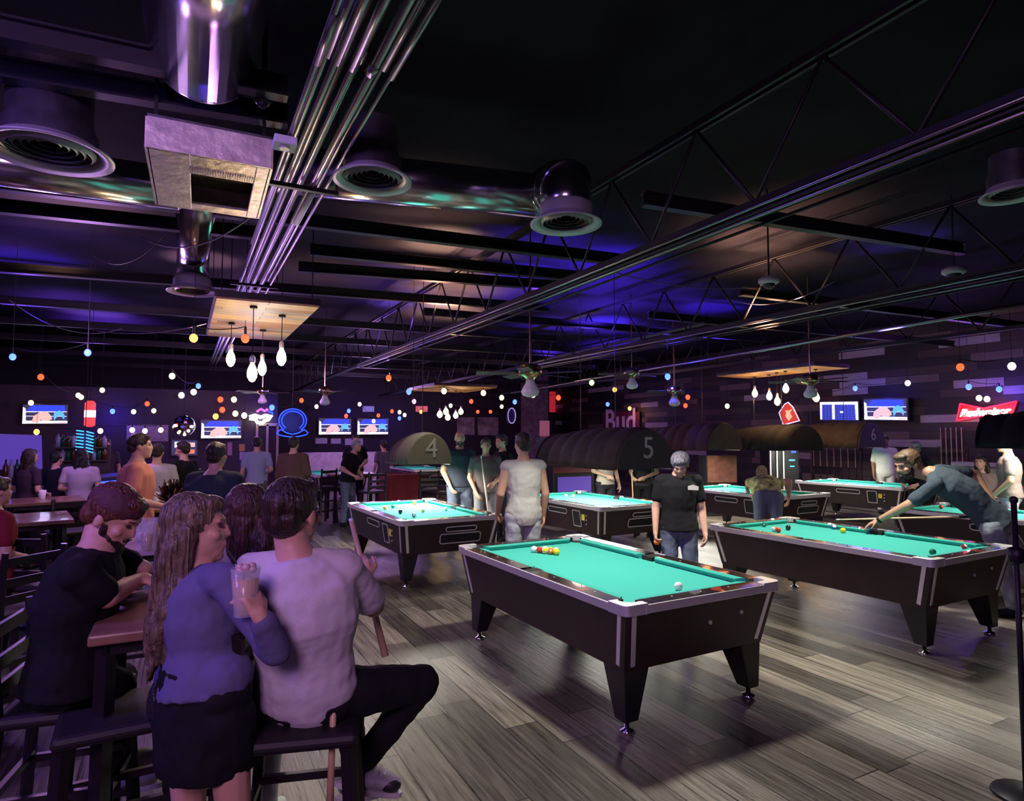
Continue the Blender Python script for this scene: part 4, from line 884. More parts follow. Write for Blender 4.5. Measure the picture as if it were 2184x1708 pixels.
MB().prism(rrect(.15,.075,.012),.01).build('body',PAPER,t); MB().prism(rrect(.14,.066,.01),.001,(0,0,.0102)).build('screen',BLACK,t)
c=atz(362,1082,1.0); t=thing('tinsel_centrepiece','black and gold tinsel bundle glittering behind the table drinks','centrepiece',c)
MB().lathe([(.05,0),(.06,.01),(.035,.06)],n=16).build('weight',BLKM,t,smooth=True)
TI=mat('tinsel_foil',(.9,.55,.3),.15,1); TB=mat('tinsel_black',(.02,.02,.02),.15,.5)
for mm_,nm,q in((TI,'gold_tinsel',70),(TB,'black_tinsel',150)):
    m=MB()
    for k in range(q):
        u=V((random.gauss(0,1),random.gauss(0,1),random.gauss(.3,.8))).normalized(); r_=random.uniform(.08,.17); e_=V((0,0,.16))+u*r_; v=u.cross(V((random.random(),random.random(),random.random()))).normalized()*.01
        m.face([m.bm.verts.new(x) for x in(V((0,0,.05))-v*.3,V((0,0,.05))+v*.3,e_+v,e_-v)])
    m.build(nm,mm_,t)
light('POINT','table_glint',c+V((.1,-.3,.6)),1.2,(1,.6,.4),.05)
# ------------------------------------------------------------------ people
def skinm(n,c): return mat('skin_'+n,c,.5,bump=.05,bscale=200,spec=.4)
SK=skinm('light',(.62,.36,.26)); SKT=skinm('tan',(.48,.27,.17)); SKD=skinm('brown',(.26,.13,.08))
def fab(n,c,r=.85): return mat('cloth_'+n,c,r,bump=.25,bscale=350,spec=.2)
def hairm(n,c):
    m=mat('hair_'+n,c,.42,bump=.01,bscale=90,spec=.5); nt=m.node_tree; b=nt.nodes['Principled BSDF']; L=nt.links.new
    tc=node(nt,'ShaderNodeTexCoord'); mp=node(nt,'ShaderNodeMapping'); mp.inputs['Scale'].default_value=(85,85,5); nz=node(nt,'ShaderNodeTexNoise'); nz.inputs['Scale'].default_value=1.; nz.inputs['Detail'].default_value=3; nz.inputs['Distortion'].default_value=.6
    L(tc.outputs['Object'],mp.inputs[0]); L(mp.outputs[0],nz.inputs['Vector']); bp=node(nt,'ShaderNodeBump'); bp.inputs['Strength'].default_value=.9; bp.inputs['Distance'].default_value=.02
    L(nz.outputs['Fac'],bp.inputs['Height']); L(bp.outputs['Normal'],b.inputs['Normal'])
    r=node(nt,'ShaderNodeValToRGB'); r.color_ramp.elements[0].position=.35; r.color_ramp.elements[1].position=.65; r.color_ramp.elements[0].color=(*[q*.35 for q in c],1); r.color_ramp.elements[1].color=(*[q*1.5 for q in c],1)
    L(nz.outputs['Fac'],r.inputs[0]); L(r.outputs[0],b.inputs['Base Color']); return m
HBR=hairm('dark_brown',(.030,.016,.010)); HBL=hairm('dark_blonde',(.16,.11,.07)); HYE=hairm('blonde',(.55,.40,.18)); HBK=hairm('black',(.010,.008,.008)); HGR=hairm('grey',(.35,.33,.32)); HRD=hairm('reddish',(.12,.04,.025))
JEAN=mat('cloth_denim',(.10,.13,.19),.8,bump=.3,bscale=400,var=.3,vscale=9); JEANL=mat('cloth_pale_denim',(.36,.38,.40),.8,bump=.3,bscale=400,var=.2,vscale=9)
BLKF=fab('black',(.010,.010,.012)); 
def stand(o,h=1.75,face=FH,lean=0.,arms='down',bulk=1.,step=.0):
    """joints of a standing figure: o ground point, face unit vector"""
    o=V(o); f=V(face).normalized(); r=V((f.y,-f.x,0)); k=h/1.75; U=V((0,0,1))
    P=lambda x,y,z:o+(r*x+f*y+U*z)*k
    L=math.sin(lean); c=math.cos(lean)
    def T(x,y,z): dz=z-.95; return P(x,y*c+dz*L,.95+dz*c-y*L)
    j=dict(pel=P(0,0,.95),chest=T(0,0,1.28),neck=T(0,.0,1.48),head=T(0,.03,1.645),shL=T(-.185,0,1.42),shR=T(.185,0,1.42),
      hiL=P(-.09,0,.92),hiR=P(.09,0,.92),knL=P(-.11,.03+step,.50),knR=P(.11,.03-step,.50),anL=P(-.12,-.02+step*1.5,.09),anR=P(.12,-.02-step*1.5,.09),f=f,hf=f,k=k,up=U)
    A={'down':((.235,-.02,1.14),(.25,.07,.90)),'front':((.25,-.02,1.16),(.12,.22,1.08)),'hip':((.30,-.06,1.17),(.19,.02,1.0)),'lowfront':((.25,0,1.15),(.16,.20,.93)),'up':((.27,.08,1.22),(.17,.26,1.38))}
    for s,S in((-1,'L'),(1,'R')):
        a=arms if isinstance(arms,str) else arms[0 if s<0 else 1]; e,w_=A[a]
        j['el'+S]=T(s*e[0],e[1],e[2]); j['wr'+S]=T(s*w_[0],w_[1],w_[2])
    return j
def torso(m,j,g=0.,b=1.,z0=0,z1=7,hem=0.,n=20):
    k=j['k']; pel,ch,nk=j['pel'],j['chest'],j['neck']; lat0=(j['hiR']-j['hiL']).normalized(); lat1=(j['shR']-j['shL']).normalized()
    sd0=(ch-pel).normalized(); sd1=(nk-ch).normalized(); shw=(j['shR']-j['shL']).length/2
    dn=(j['knL'].lerp(j['knR'],.5)-pel).normalized(); bent=1. if dn.dot(sd0)>-.75 and dn.z<-.8 else 0.; dq=dn*bent-sd0*(1-bent)
    S=[(pel+dq*(.12*k),.10,.085,0),(pel+dq*(.04*k),.165,.12,0),(pel+sd0*(.05*k),.162,.118,.1),(pel.lerp(ch,.5),.142*(.6+.4*b),.103,.5),(ch-sd1*.02*k,.165,.122,.9),
       (ch.lerp(nk,.50),.178,.115,1),(ch.lerp(nk,.80),.13,.09,1),(nk-sd1*(.0*k),.07,.065,1),(nk+sd1*(.05*k),.052,.055,1)]
    rs=[]
    for i,(c,w_,d_,t) in enumerate(S):
        if i<z0 or i>z1: continue
        lat=lat0.lerp(lat1,t).normalized(); up=sd0.lerp(sd1,t).normalized(); dep=up.cross(lat).normalized(); lat=dep.cross(up)
        kk=k*(b if i<8 else 1); gg=g+(hem if i==z0 else 0)
        rs.append(m.ring(c,lat,dep,w_*kk+gg,d_*kk+gg,n))
    for S in ('LR' if z1>=5 else ''): m.cap(nk-sd1*.035*k,j['sh'+S]+sd1*.004*k,.045*k*b+g,.050*k*b+g)
    return m.skin(rs)
def hand(m,wr,d,nrm,side,k=1.,curl=.5,spread=.12,thumb=1.):
    """palm + four jointed fingers + thumb; d pointing direction, nrm palm normal"""
    d=V(d).normalized(); nrm=V(nrm); nrm=(nrm-d*nrm.dot(d)).normalized(); lat=d.cross(nrm).normalized()*side
    m.cap(wr-d*.01*k,wr+d*.02*k,.026*k,.028*k,10)
    F=[(-.030,.066,.62),(-.010,.072,.74),(.011,.070,.70),(.030,.062,.55)]
    for i,(u,pl,fl) in enumerate(F):
        kn=wr+d*((.088-.006*abs(i-1.2))*k)+lat*(u*k*1.02); m.cap(wr+lat*(u*.6*k)+d*.015*k,kn,.0155*k,.0125*k,8)
        dd=(d+lat*(u*spread*30*.12)).normalized(); a=kn; seg=(.040*fl/.7,.026*fl/.7,.020*fl/.7)
        for q,sg in enumerate(seg):
            an=curl*(.75 if q==0 else .9)*(1+.08*i); R=MX.Rotation(-an,3,lat*side) ; dd=(R@dd).normalized() if (R@dd).dot(nrm)>=dd.dot(nrm) else (MX.Rotation(an,3,lat*side)@dd).normalized()
            b_=a+dd*(sg*k*1.05); m.cap(a,b_,(.0105-.001*q)*k,(.0098-.001*q)*k,8); a=b_
    t0=wr+d*.025*k-lat*.026*k; t1=t0+(d*.55-lat*.75+nrm*.35).normalized()*.038*k; t2=t1+(d*.85-lat*.25*thumb+nrm*.5).normalized()*.030*k; t3=t2+(d*.9+nrm*.5).normalized()*.024*k
    m.cap(t0,t1,.015*k,.0125*k,8); m.cap(t1,t2,.012*k,.0105*k,8); m.cap(t2,t3,.0105*k,.009*k,8)
def headframe(j):
    f=V(j['hf']).normalized(); u=j.get('hu') or V(j.get('up',(0,0,1))); u=(u-f*u.dot(f)).normalized(); r=f.cross(u).normalized(); return r,f,u
def head_geo(m,j,nose=True):
    r,f,u=headframe(j); k=j['k']*j.get('hk',1.); c=j['head']; R=MX((r,f,u)).transposed(); P=lambda x,y,z:c+(r*x+f*y+u*z)*k
    E=lambda x,y,z,a,b,cc:m.ell(P(x,y,z),(a*k,b*k,cc*k),R)
    E(0,-.012,.032,.074,.094,.086); E(0,.03,-.03,.060,.062,.078); E(0,.052,-.075,.040,.036,.036); E(0,.070,-.098,.022,.018,.016)
    E(0,.070,.030,.052,.022,.014); E(0,.078,-.022,.036,.018,.022)
    m.cap(P(0,.088,.018),P(0,.100,-.022),.007*k,.011*k,8); E(0,.093,-.026,.015,.011,.008)
    E(0,.088,-.053,.024,.010,.006); E(0,.086,-.064,.021,.010,.007)
    for s in(-1,1): E(s*.077,-.008,-.005,.009,.019,.032); E(s*.045,.06,-.018,.020,.02,.02)
    m.cap(j['neck']-(u*.02*k),P(0,-.02,-.05),.056*k,.054*k)
    return P,R,k
def bent_ok(j): return (j['neck']-j['pel']).normalized().z>.8
def sneaker_bits(c,lt,sd,up,k,sh):
    bk=mat('sneaker_black',(.02,.02,.025),.5); wt=mat('lace_white',(.75,.73,.75),.6)
    for nm,mt,cc,r in(('toe_cap',bk,c+sd*.085*k-up*.008*k,(.043,.05,.034)),('heel_panel',bk,c-sd*.085*k+up*.015*k,(.046,.045,.05)),('ankle_collar',bk,c-sd*.045*k+up*.055*k,(.046,.052,.034))):
        MB().ell(cc,tuple(q*k for q in r),MX((lt,sd,up)).transposed()).build(nm,mt,sh,world=True,smooth=True)
    m=MB()
    for q in range(5):
        z=c+sd*(.055-.022*q)*k+up*(.034+.010*q)*k; m.cap(z-lt*.026*k,z+lt*.026*k,.005*k,.005*k,6)
    m.build('laces',wt,sh,world=True,smooth=True)
def person(label,j,skin=SK,vox=.011,shirt=None,sleeve=.55,pants=None,leg=1.,hair=None,shoes=BLKF,skirt=None,beard=None,cap=None,b=1.,hands=((.5,None,None),(.5,None,None)),hemz=1,folds=.012,extra=None,eyes=True):
    o=j['anL'].lerp(j['anR'],.5); o=V((o.x,o.y,0)); t=thing('person',label,'person',o); k=j['k']
    m=MB(); torso(m,j,0,b,0,8); P,R,hk=head_geo(m,j)
    for S,sg in(('L',-1),('R',1)):
        sh,el,wr=j['sh'+S],j['el'+S],j['wr'+S]
        m.cap(sh,el,.052*k*b,.040*k*b); m.cap(el,wr,.042*k*b,.028*k)
        dd=(wr-el).normalized(); h=hands[0 if S=='L' else 1]; dr=h[1] or dd; nm=h[2] or ((j['shR']-j['shL']).normalized()*(-sg)+V((0,0,-.2)))
        hand(m,wr,dr,nm,sg,k,h[0])
        hi,kn,an=j['hi'+S],j['kn'+S],j['an'+S]
        m.cap(hi,kn,.085*k*b,.058*k); m.cap(kn,an,.057*k,.038*k); sd=j.get('toe'+S) or (j['f']-V((0,0,.12))); m.cap(an-V((0,0,.03)),an+sd*.13*k-V((0,0,.045*k)),.036*k,.028*k)
    m.build('body',skin,t,True,remesh=vox)
    if eyes:
        e=MB()
        for s in(-1,1): e.ell(P(s*.029,.077,.012),(.010*hk,.009*hk,.007*hk),R,8,6)
        e.build('eyes',mat('eye_dark',(.05,.03,.03),.2),t,True)
        e=MB()
        for s in(-1,1): e.cap(P(s*.015,.090,.030),P(s*.043,.078,.033),.0035*hk,.0025*hk,6)
        e.build('eyebrows',hair[1] if hair else HBR,t,True)
    v2=max(vox,.009)
    if shirt:
        m=MB(); g=.014*k; torso(m,j,g,b,hemz,7,hem=.012)
        for S in 'LR':
            sh,el,wr=j['sh'+S],j['el'+S],j['wr'+S]
            if sleeve<=0: m.ell(sh,(.05*k,)*3); continue
            if sleeve<=1: m.cap(sh.lerp(el,.04),sh.lerp(el,sleeve),.059*k*b,.060*k*b)
            else: m.cap(sh,el,.060*k*b,.054*k*b); m.cap(el,el.lerp(wr,sleeve-1),.054*k*b,.042*k*b)
        if hemz<=1 and bent_ok(j): m.cap(j['hiL']+(ch_:=(j['chest']-j['pel']).normalized())*.05*k,j['hiR']+ch_*.05*k,.102*k*b,.102*k*b)
        m.build('shirt',shirt,t,True,remesh=v2,disp=(folds,.11),sm=3)
    if pants:
        m=MB(); g=.012*k; torso(m,j,g*.8,b,0,1); m.cap(j['hiL'],j['hiR'],.112*k,.112*k)
        for S in 'LR':
            hi,kn,an=j['hi'+S],j['kn'+S],j['an'+S]; m.cap(hi,kn if leg>=.5 else hi.lerp(kn,leg*2),.096*k*b,(.072 if leg>=.5 else .085)*k)
            if leg>.5: m.cap(kn,kn.lerp(an,(leg-.5)*2*.93),.071*k,.056*k)
        m.build('trousers' if leg>.6 else 'shorts',pants,t,True,remesh=v2,disp=(folds,.09),sm=3)
    if skirt:
        m=MB(); d0=j['knL'].lerp(j['knR'],.5)-j['pel']; d0.normalize(); lat=(j['hiR']-j['hiL']).normalized(); dep=d0.cross(lat).normalized(); lat=dep.cross(d0)
        rs=[m.ring(j['pel']+d0*(q*k),lat,dep,a*k*b,c_*k*b,24) for q,a,c_ in((-.08,.160,.118),(.0,.182,.138),(.06,.190,.148),(.12,.20,.155),(.25,.205,.17),(.30,.20,.165))]
        m.skin(rs); m.cap(j['hiL'],j['hiR'],.098*k,.098*k)
        for S in 'LR': m.cap(j['hi'+S].lerp(j['kn'+S],.22),j['hi'+S].lerp(j['kn'+S],.42),.108*k,.10*k)
        m.build('skirt',skirt,t,True,remesh=v2,disp=(folds,.1))
    if shoes:
        for S in 'LR':
            an=j['an'+S]; sd=(j.get('toe'+S) or j['f']).normalized(); up=V((0,0,1)); up=(up-sd*up.dot(sd)).normalized(); lt=sd.cross(up)
            m=MB(); Rr=MX((lt,sd,up)).transposed(); c=an-up*.045*k+sd*.05*k
            m.ell(c+up*.0*k,(.048*k,.140*k,.044*k),Rr); m.ell(c-sd*.06*k+up*.03*k,(.042*k,.06*k,.05*k),Rr); sh_=m.build('shoe',shoes,t,True,remesh=v2)
            m=MB(); m.prism([(x*.046*k*(1-.15*(y>0)),y*.145*k) for x,y in [(math.cos(a),math.sin(a)) for a in [i*math.pi/10 for i in range(20)]]],.022*k,c-up*.055*k,lt,sd); m.build('sole',mat('shoe_sole',(.6,.58,.58),.6) if shoes is not BLKF else BLKM,sh_,world=True)
            if shoes is SNK: sneaker_bits(c,lt,sd,up,k,sh_)
    if hair:
        kind,hm=hair; m=MB(); E=lambda x,y,z,a,bb,cc:m.ell(P(x,y,z),(a*hk,bb*hk,cc*hk),R)
        if kind!='bald':
            E(0,-.022,.044,.084,.098,.088); E(0,.045,.085,.062,.045,.030); E(0,-.06,-.01,.070,.055,.060)
            for s in(-1,1): E(s*.070,-.008,.03,.014,.034,.040)
        if kind in('long','longback'):
            r_,f_,u_=headframe(j); dn=-V((0,0,1)); L=j.get('hairlen',.36)*k; rnd=random.Random(3)
            for q in range(26):
                a=math.radians(100+160*q/25+rnd.uniform(-4,4)); a0=P(.080*math.sin(a)*-1,.085*math.cos(a) if math.cos(a)<0 else .03,.02)
                out=(r_*(-math.sin(a))+f_*math.cos(a)).normalized(); w_=j.get('hairdir',V((0,0,0)))
                ls=L*rnd.uniform(.85,1.1); pts=[a0+out*(-.008+.022*math.sin(2.2*u)*1.0)*k+dn*(ls*u)+w_*(u*.12)+out*(.012*math.sin(9*u+q))+r_*(.017*math.sin(11*u+q*.6)) for u in(0,.15,.3,.45,.6,.75,.9,1.)]
                m.tube(pts,[.024*k,.026*k,.026*k,.024*k,.022*k,.019*k,.014*k,.005*k],7)
            m.ell(P(0,-.05,-.10),(.085*k,.060*k,.12*k),R)
        if kind=='bun': E(0,-.11,.06,.04,.04,.04)
        if kind=='fluffy': E(0,-.02,.05,.098,.105,.095); 
        if kind!='bald': m.build('hair',hm,t,True,remesh=max(vox*.8,.008),disp=(.010,.03),sm=2)
        if kind=='bald' : pass
    if beard:
        m=MB(); E=lambda x,y,z,a,bb,cc:m.ell(P(x,y,z),(a*hk,bb*hk,cc*hk),R); E(0,.036,-.070,.062,.058,.044); E(0,.070,-.100,.032,.032,.034); E(0,.092,-.044,.030,.010,.007)
        for s in(-1,1): (E(s*.046,.046,-.080,.022,.028,.024),E(s*.048,.034,-.062,.016,.028,.030),E(s*.056,.018,-.034,.011,.018,.026))
        m.build('beard',beard,t,True,remesh=.007,disp=(.006,.02),sm=1)
    if cap:
        nb=j.get('nobrim')
        m=MB(); E=lambda x,y,z,a,bb,cc:m.ell(P(x,y,z),(a*hk,bb*hk,cc*hk),R); E(0,-.012,.060,.087,.104,.066)
        d_=-1 if j.get('capback') else 1; (None if nb else m.ell(P(0,d_*.125,.048),(.066*hk,.070*hk,.010*hk),R)); m.build('cap',cap,t,True,remesh=.009,sm=3)
    return t
RF=lambda a,b:(FH*b+RH*a).normalized()       # level direction: a to the photographer's right, b away
def J(k=1.,**d):
    d['k']=k; d.setdefault('up',V((0,0,1))); return {a:(atd(*v) if isinstance(v,tuple) and len(v)==3 and not isinstance(v,V) else v) for a,v in d.items()}
# --- man in white T-shirt seated on a stool, back to the camera
j=J(1.,pel=(652,1462,2.36),chest=(650,1318,2.28),neck=(628,1186,2.27),head=(626,1098,2.30),shL=(540,1218,2.26),shR=(738,1212,2.32),elL=(520,1345,2.42),wrL=(590,1370,2.68),
    elR=(796,1292,2.52),wrR=(782,1238,2.70),hiL=(612,1480,2.38),hiR=(700,1482,2.36),knL=(735,1465,2.80),knR=(900,1455,2.58),anL=(760,1655,2.95),anR=(770,1628,2.62),
    f=RF(.6,.8),hf=RF(.28,.95),toeL=RF(.8,.3),toeR=(RF(1,.1)-V((0,0,.25))).normalized(),hk=1.08)
WHTEE=mat('cloth_white_tee',(.62,.58,.62),.85,bump=.3,bscale=300,spec=.2)
BLKJ=fab('black_jeans',(.012,.012,.014)); SNK=mat('sneaker_white_grey',(.45,.43,.47),.6,var=.6,vscale=14)
person('man in white T-shirt and black jeans on a bar stool, back turned, holding a cue',j,SK,.007,shirt=WHTEE,sleeve=.8,pants=BLKJ,hair=('short',HBR),shoes=SNK,b=1.08,
    hands=((.8,None,None),(1.25,(atd(770,1205,2.72)-atd(782,1238,2.70)),RF(-.4,.9))),folds=.022,hemz=0)
cue(atd(700,1762,2.50) if False else atd(822,1400,2.62),atd(748,1105,2.84),'maple cue gripped by the man in the white T-shirt',.015,.011,wrap=False)
tc=cue(atd(703,1740,2.22),atd(712,1480,2.28),'short end of a pale cue standing below the white T-shirt hem',.014,.013,wrap=False)
p=j['pel']; stool((p.x,p.y),heading(RF(.97,.2)),'black bar stool under the man in the white T-shirt')
# --- woman with long wavy hair, standing, drinking through a straw
j=J(.95,pel=(432,1452,2.2),chest=(430,1312,2.24),neck=(418,1212,2.27),head=(420,1128,2.28),shL=(375,1235,2.40),shR=(482,1243,2.12),elL=(470,1345,2.52),wrL=(530,1300,2.56),
    elR=(588,1385,2.06),wrR=(556,1318,1.99),hiL=(392,1470,2.27),hiR=(478,1476,2.14),knL=(405,1735,2.28),knR=(500,1740,2.14),anL=(400,1970,2.28),anR=(500,1975,2.14),f=RF(.75,.6),hf=RF(.94,.36),hk=1.10,hairlen=.52,hairdir=(RH*-.35+FH*-.1))
SWT=fab('blue_violet_sweater',(.13,.12,.24))
person('woman with long wavy blonde-brown hair in a blue sweater and black skirt, sipping a drink',j,SK,.007,shirt=SWT,sleeve=1.85,skirt=BLKF,hair=('long',HBL),shoes=BLKF,b=1.0,hands=((1.0,None,None),(1.1,(atd(532,1262,2.0)-atd(556,1318,1.99)),RF(-.9,.35))),folds=.02)
g=glass(atd(522,1312,2.0),.045,.15,'iced amber drink in a clear cup held by the long-haired woman',.75); 
m=MB()
for q in range(7): m.ell(((q%3-1)*.018,(q//3-1)*.018,.145+.008*(q%2)),(.014,.014,.012),n=7,m=5)
m.build('ice_garnish',mat('ice_pink',(.6,.4,.42),.15),g,smooth=True)
s0=atd(520,1225,2.0)-g.location; s1=atd(486,1174,2.22)-g.location; MB().tube([s0*.4+V((0,0,.03)),s0,s1],.0035,6).build('straw',BLKM,g,smooth=True)
t=thing('handbag','small dark shoulder bag with metallic weave at the hip of the long-haired woman','bag',atd(350,1500,2.22)); MB().ell((0,0,0),(.055,.04,.10)).build('bag_body',mat('bag_weave',(.05,.05,.06),.3,.6,bump=1,bscale=60),t,smooth=True); MB().tube([(0,0,.08),(.02,.05,.25),(.05,.07,.42)],.005,6).build('strap',BLKM,t)
# --- second woman behind, long straight hair, pale top, jeans
j=stand(V((0,0,0)),1.66,RF(.15,.95),.06,('front','front')); sh=atd(540,1192,3.02)-j['neck']; sh.z=0
j=stand(sh,1.66,RF(.15,.95),.06,('front','front')); j['head']=atd(530,1100,3.0); j['neck']=atd(540,1182,3.0); j['hk']=1.28; j['hf']=RF(-.1,.95); j['hairlen']=.34; j['hairdir']=RH*.9
person('woman with straight brown hair in a pale top and jeans, standing between the couple',j,SK,.009,shirt=fab('lilac_top',(.45,.40,.50)),sleeve=.5,pants=JEANL,hair=('long',hairm('chestnut',(.075,.035,.028))),shoes=mat('cloth_white_shoe',(.5,.5,.5),.6),b=.95)
# --- bearded man leaning on the near table
j=J(1.05,pel=(150,1440,2.55),chest=(162,1290,2.57),neck=(206,1172,2.64),head=(241,1104,2.69),shL=(212,1182,2.86),shR=(168,1228,2.44),elL=(300,1215,2.92),wrL=(250,1248,2.98),elR=(228,1272,2.50),wrR=(296,1236,2.74),
    hiL=(168,1455,2.66),hiR=(140,1462,2.48),knL=(255,1450,2.95),knR=(248,1462,2.62),anL=(255,1640,3.05),anR=(262,1600,2.9),f=RF(.95,.3),hf=(RF(.90,.05)-V((0,0,.60))).normalized(),hk=1.06,nobrim=True)
person('bearded man in black with a dark cap leaning on crossed forearms at the near table',j,SK,.008,shirt=BLKF,sleeve=.7,pants=BLKF,hair=('short',HRD),beard=HBR,cap=mat('cap_maroon',(.09,.03,.04),.8,bump=.6,bscale=50),b=1.10,shoes=mat('shoe_white',(.55,.53,.5),.6),
    hands=((.5,None,V((0,0,-1))),(.7,RF(.8,.5),V((0,0,-1)))),folds=.02)
p=j['pel']; stool((p.x,p.y),heading(RF(.95,.3)),'black bar stool under the bearded man at the lower left')
p=atd(262,1500,2.55); stool((p.x+.0,p.y-.15),heading(RF(-.5,.85)),'empty black backless bar stool between the bearded man and the long-haired woman',False)
# --- the leaning player on the right
j=J(1.0,pel=(2122,1112,6.35),chest=(2058,1052,6.45),neck=(1984,1008,6.55),head=(1936,992,6.62),shL=(1996,1034,6.38),shR=(2004,1004,6.85),elL=(1936,1078,6.45),wrL=(1872,1110,6.66),elR=(2080,1010,6.95),wrR=(2128,1085,6.75),
    hiL=(2118,1128,6.25),hiR=(2132,1122,6.5),knL=(2140,1210,6.3),knR=(2185,1200,6.6),anL=(2160,1290,6.25),anR=(2230,1275,6.6),f=RF(-.95,.2),hf=(RF(-.97,-.12)-V((0,0,.30))).normalized(),hk=1.28)
for S in 'LR': j['an'+S].z=.09; j['kn'+S].z=.50
DKT=fab('slate_blue_tee',(.055,.075,.095))
lean=person('bearded man in slate blue T-shirt and jeans bending over the right table to shoot',j,SKT,.008,shirt=DKT,sleeve=.72,pants=mat('cloth_worn_denim',(.24,.28,.31),.8,bump=.3,bscale=400,var=.35,vscale=9),hair=('short',mat('hair_tawny',(.10,.06,.03),.5,bump=.5,bscale=90)),beard=HBK,b=1.22,
    hands=((.35,(atd(1838,1124,6.72)-atd(1872,1110,6.66)),V((0,0,-1))),(1.2,None,None)),folds=.018)
wl=j['wrL']; dr=(j['wrL']-j['elL']).normalized(); MB().lathe([(.036,-.012),(.036,.012)],wl-dr*.02,dr,n=16).build('watch',BLKM,lean,world=True)
cue(atd(2150,1100,6.75),atd(1782,1108,6.95),'long pale cue sliding over the bridge hand of the leaning man',.014,.007,m=mat('pale_cue',(.75,.62,.35),.35))
# --- man in sleeveless grey shirt between tables
o=V((3.22,5.92,0)); j=stand(o,1.81,RF(-.35,.93),0,('lowfront','down')); j['hf']=RF(-.4,.9)
j['wrL']=j['wrL']+RH*(-.05)
TAT=mat('tattooed_arm',(.42,.26,.19),.5,var=.75,vscale=16)
person('man in sleeveless pale grey shirt and washed jeans, back turned, near shade 5',j,SKT,.010,shirt=fab('stone_grey',(.42,.40,.37)),sleeve=0,pants=JEANL,hair=('short',HBR),b=1.08,hands=((1.2,None,None),(.5,None,None)),folds=.022,hemz=0)
# --- man in black T-shirt behind the nearest table
o=V((4.38,4.83,0)); j=stand(o,1.66,RF(-.1,-1),-.0,('down','down')); j['head']=j['head']+FH*(-.06)-V((0,0,.05)); j['hf']=(RF(-.3,-.8)-V((0,0,.7))).normalized()
person('man in a black T-shirt and blue jeans looking down behind the nearest table',j,SK,.010,shirt=BLKF,sleeve=.6,pants=JEAN,hair=('fluffy',hairm('silver',(.22,.21,.25))),b=1.1,hands=((.6,None,None),(1.2,None,None)),folds=.018)
q=j['shL'].lerp(j['pel'],.22)-FH*.145; q2=j['shL']; 
c=j['chest']+V((0,0,.08))+RH*.10-FH*.155; t=thing('shirt_print','small white chest print on the black T-shirt','print',c)
P_=[(-.05,-.02),(.05,-.025),(.055,.01),(0,.03),(-.05,.015)]; MB().prism(P_,.004,(0,0,0),RH,(0,0,1)).build('print_patch',mat('print_white',(.6,.6,.55),.7),t)
ball(0,0,'orange',0,'orange ball held in the hand of the man in the black T-shirt',top=j['wrR']-V((0,0,.095))-FH*.02+RH*.005)
# --- bending woman at table five
o=V((7.42,6.35,0)); f=RF(.25,.97); j=stand(o,1.74,f,1.25,('down','down'),step=.04); r=V((f.y,-f.x,0))
j['head']=j['neck']+f*.10+V((0,0,.10)); j['hf']=(f-V((0,0,.5))).normalized(); j['hu']=V((0,0,1))
j['elR']=j['shR']+r*.18+f*.05+V((0,0,.02)); j['wrR']=j['elR']+f*.08-V((0,0,.24)); j['elL']=j['shL']+f*.28-V((0,0,.02)); j['wrL']=j['elL']+f*.20-V((0,0,.10))
person('blonde woman in grey-blue leggings and a yellow patterned top bending over the table',j,SK,.011,shirt=mat('cloth_yellow_black',(.70,.55,.20),.8,var=.85,vscale=12),sleeve=.3,pants=fab('slate_leggings',(.13,.16,.22)),hair=('bun',HYE),b=1.22)
# --- standing group in the middle
def at_ground(px,D): p=atd(px,1000,D); return V((p.x,p.y,0))
person('bald bearded man in a navy shirt and jeans standing with hands low, centre',(lambda j:j)(stand(at_ground(980,10.3),1.86,RF(.2,-1),0,('down','lowfront'))),SKT,.013,shirt=fab('navy',(.035,.04,.06)),sleeve=.55,pants=JEAN,hair=('bald',HBR),beard=HBR,b=1.15)
person('person in a grey shirt holding a pale cue, centre of the standing trio',stand(at_ground(1036,9.9),1.74,RF(.1,-1),0,('front','lowfront')),SKT,.013,shirt=fab('grey_brown',(.13,.10,.10)),sleeve=.6,pants=mat('cloth_grey_pants',(.17,.18,.19),.85),hair=('short',HBR),b=1.1)
cue(V((*at_ground(1054,9.4).xy,.02)),V((*at_ground(1026,9.5).xy,1.5)),'pale cue standing upright in the hands of the grey-shirted person',.016,.010,m=mat('pale_cue2',(.72,.62,.45),.4))
person('dark-haired person in black seen behind the tank-top man, turned in profile',stand(at_ground(1072,10.8),1.80,RF(-.8,-.5),0,('front','front')),SK,.014,shirt=BLKF,sleeve=1.5,pants=BLKF,hair=('short',HBR),b=1.)
# --- far players behind shade five
person('person in a cream T-shirt standing behind the table under shade 5',stand(at_ground(1291,11.6),1.74,RF(.4,-.9),0,('down','front')),SK,.014,shirt=fab('cream',(.55,.48,.40)),sleeve=.7,pants=fab('dark_trousers',(.03,.03,.04)),hair=('short',HBR))
person('person in dark clothes holding a cue behind the table under shade 5',stand(at_ground(1372,11.4),1.72,RF(-.5,-.8),0,('front','front')),SK,.014,shirt=fab('charcoal',(.035,.03,.035)),sleeve=.5,pants=BLKF,hair=('short',HBR))
pA=at_ground(1353,11.0); cue(V((pA.x,pA.y,.03)),V((at_ground(1346,11).x,at_ground(1346,11).y,1.42)),'pale cue upright between the far players behind shade 5',.014,.009)
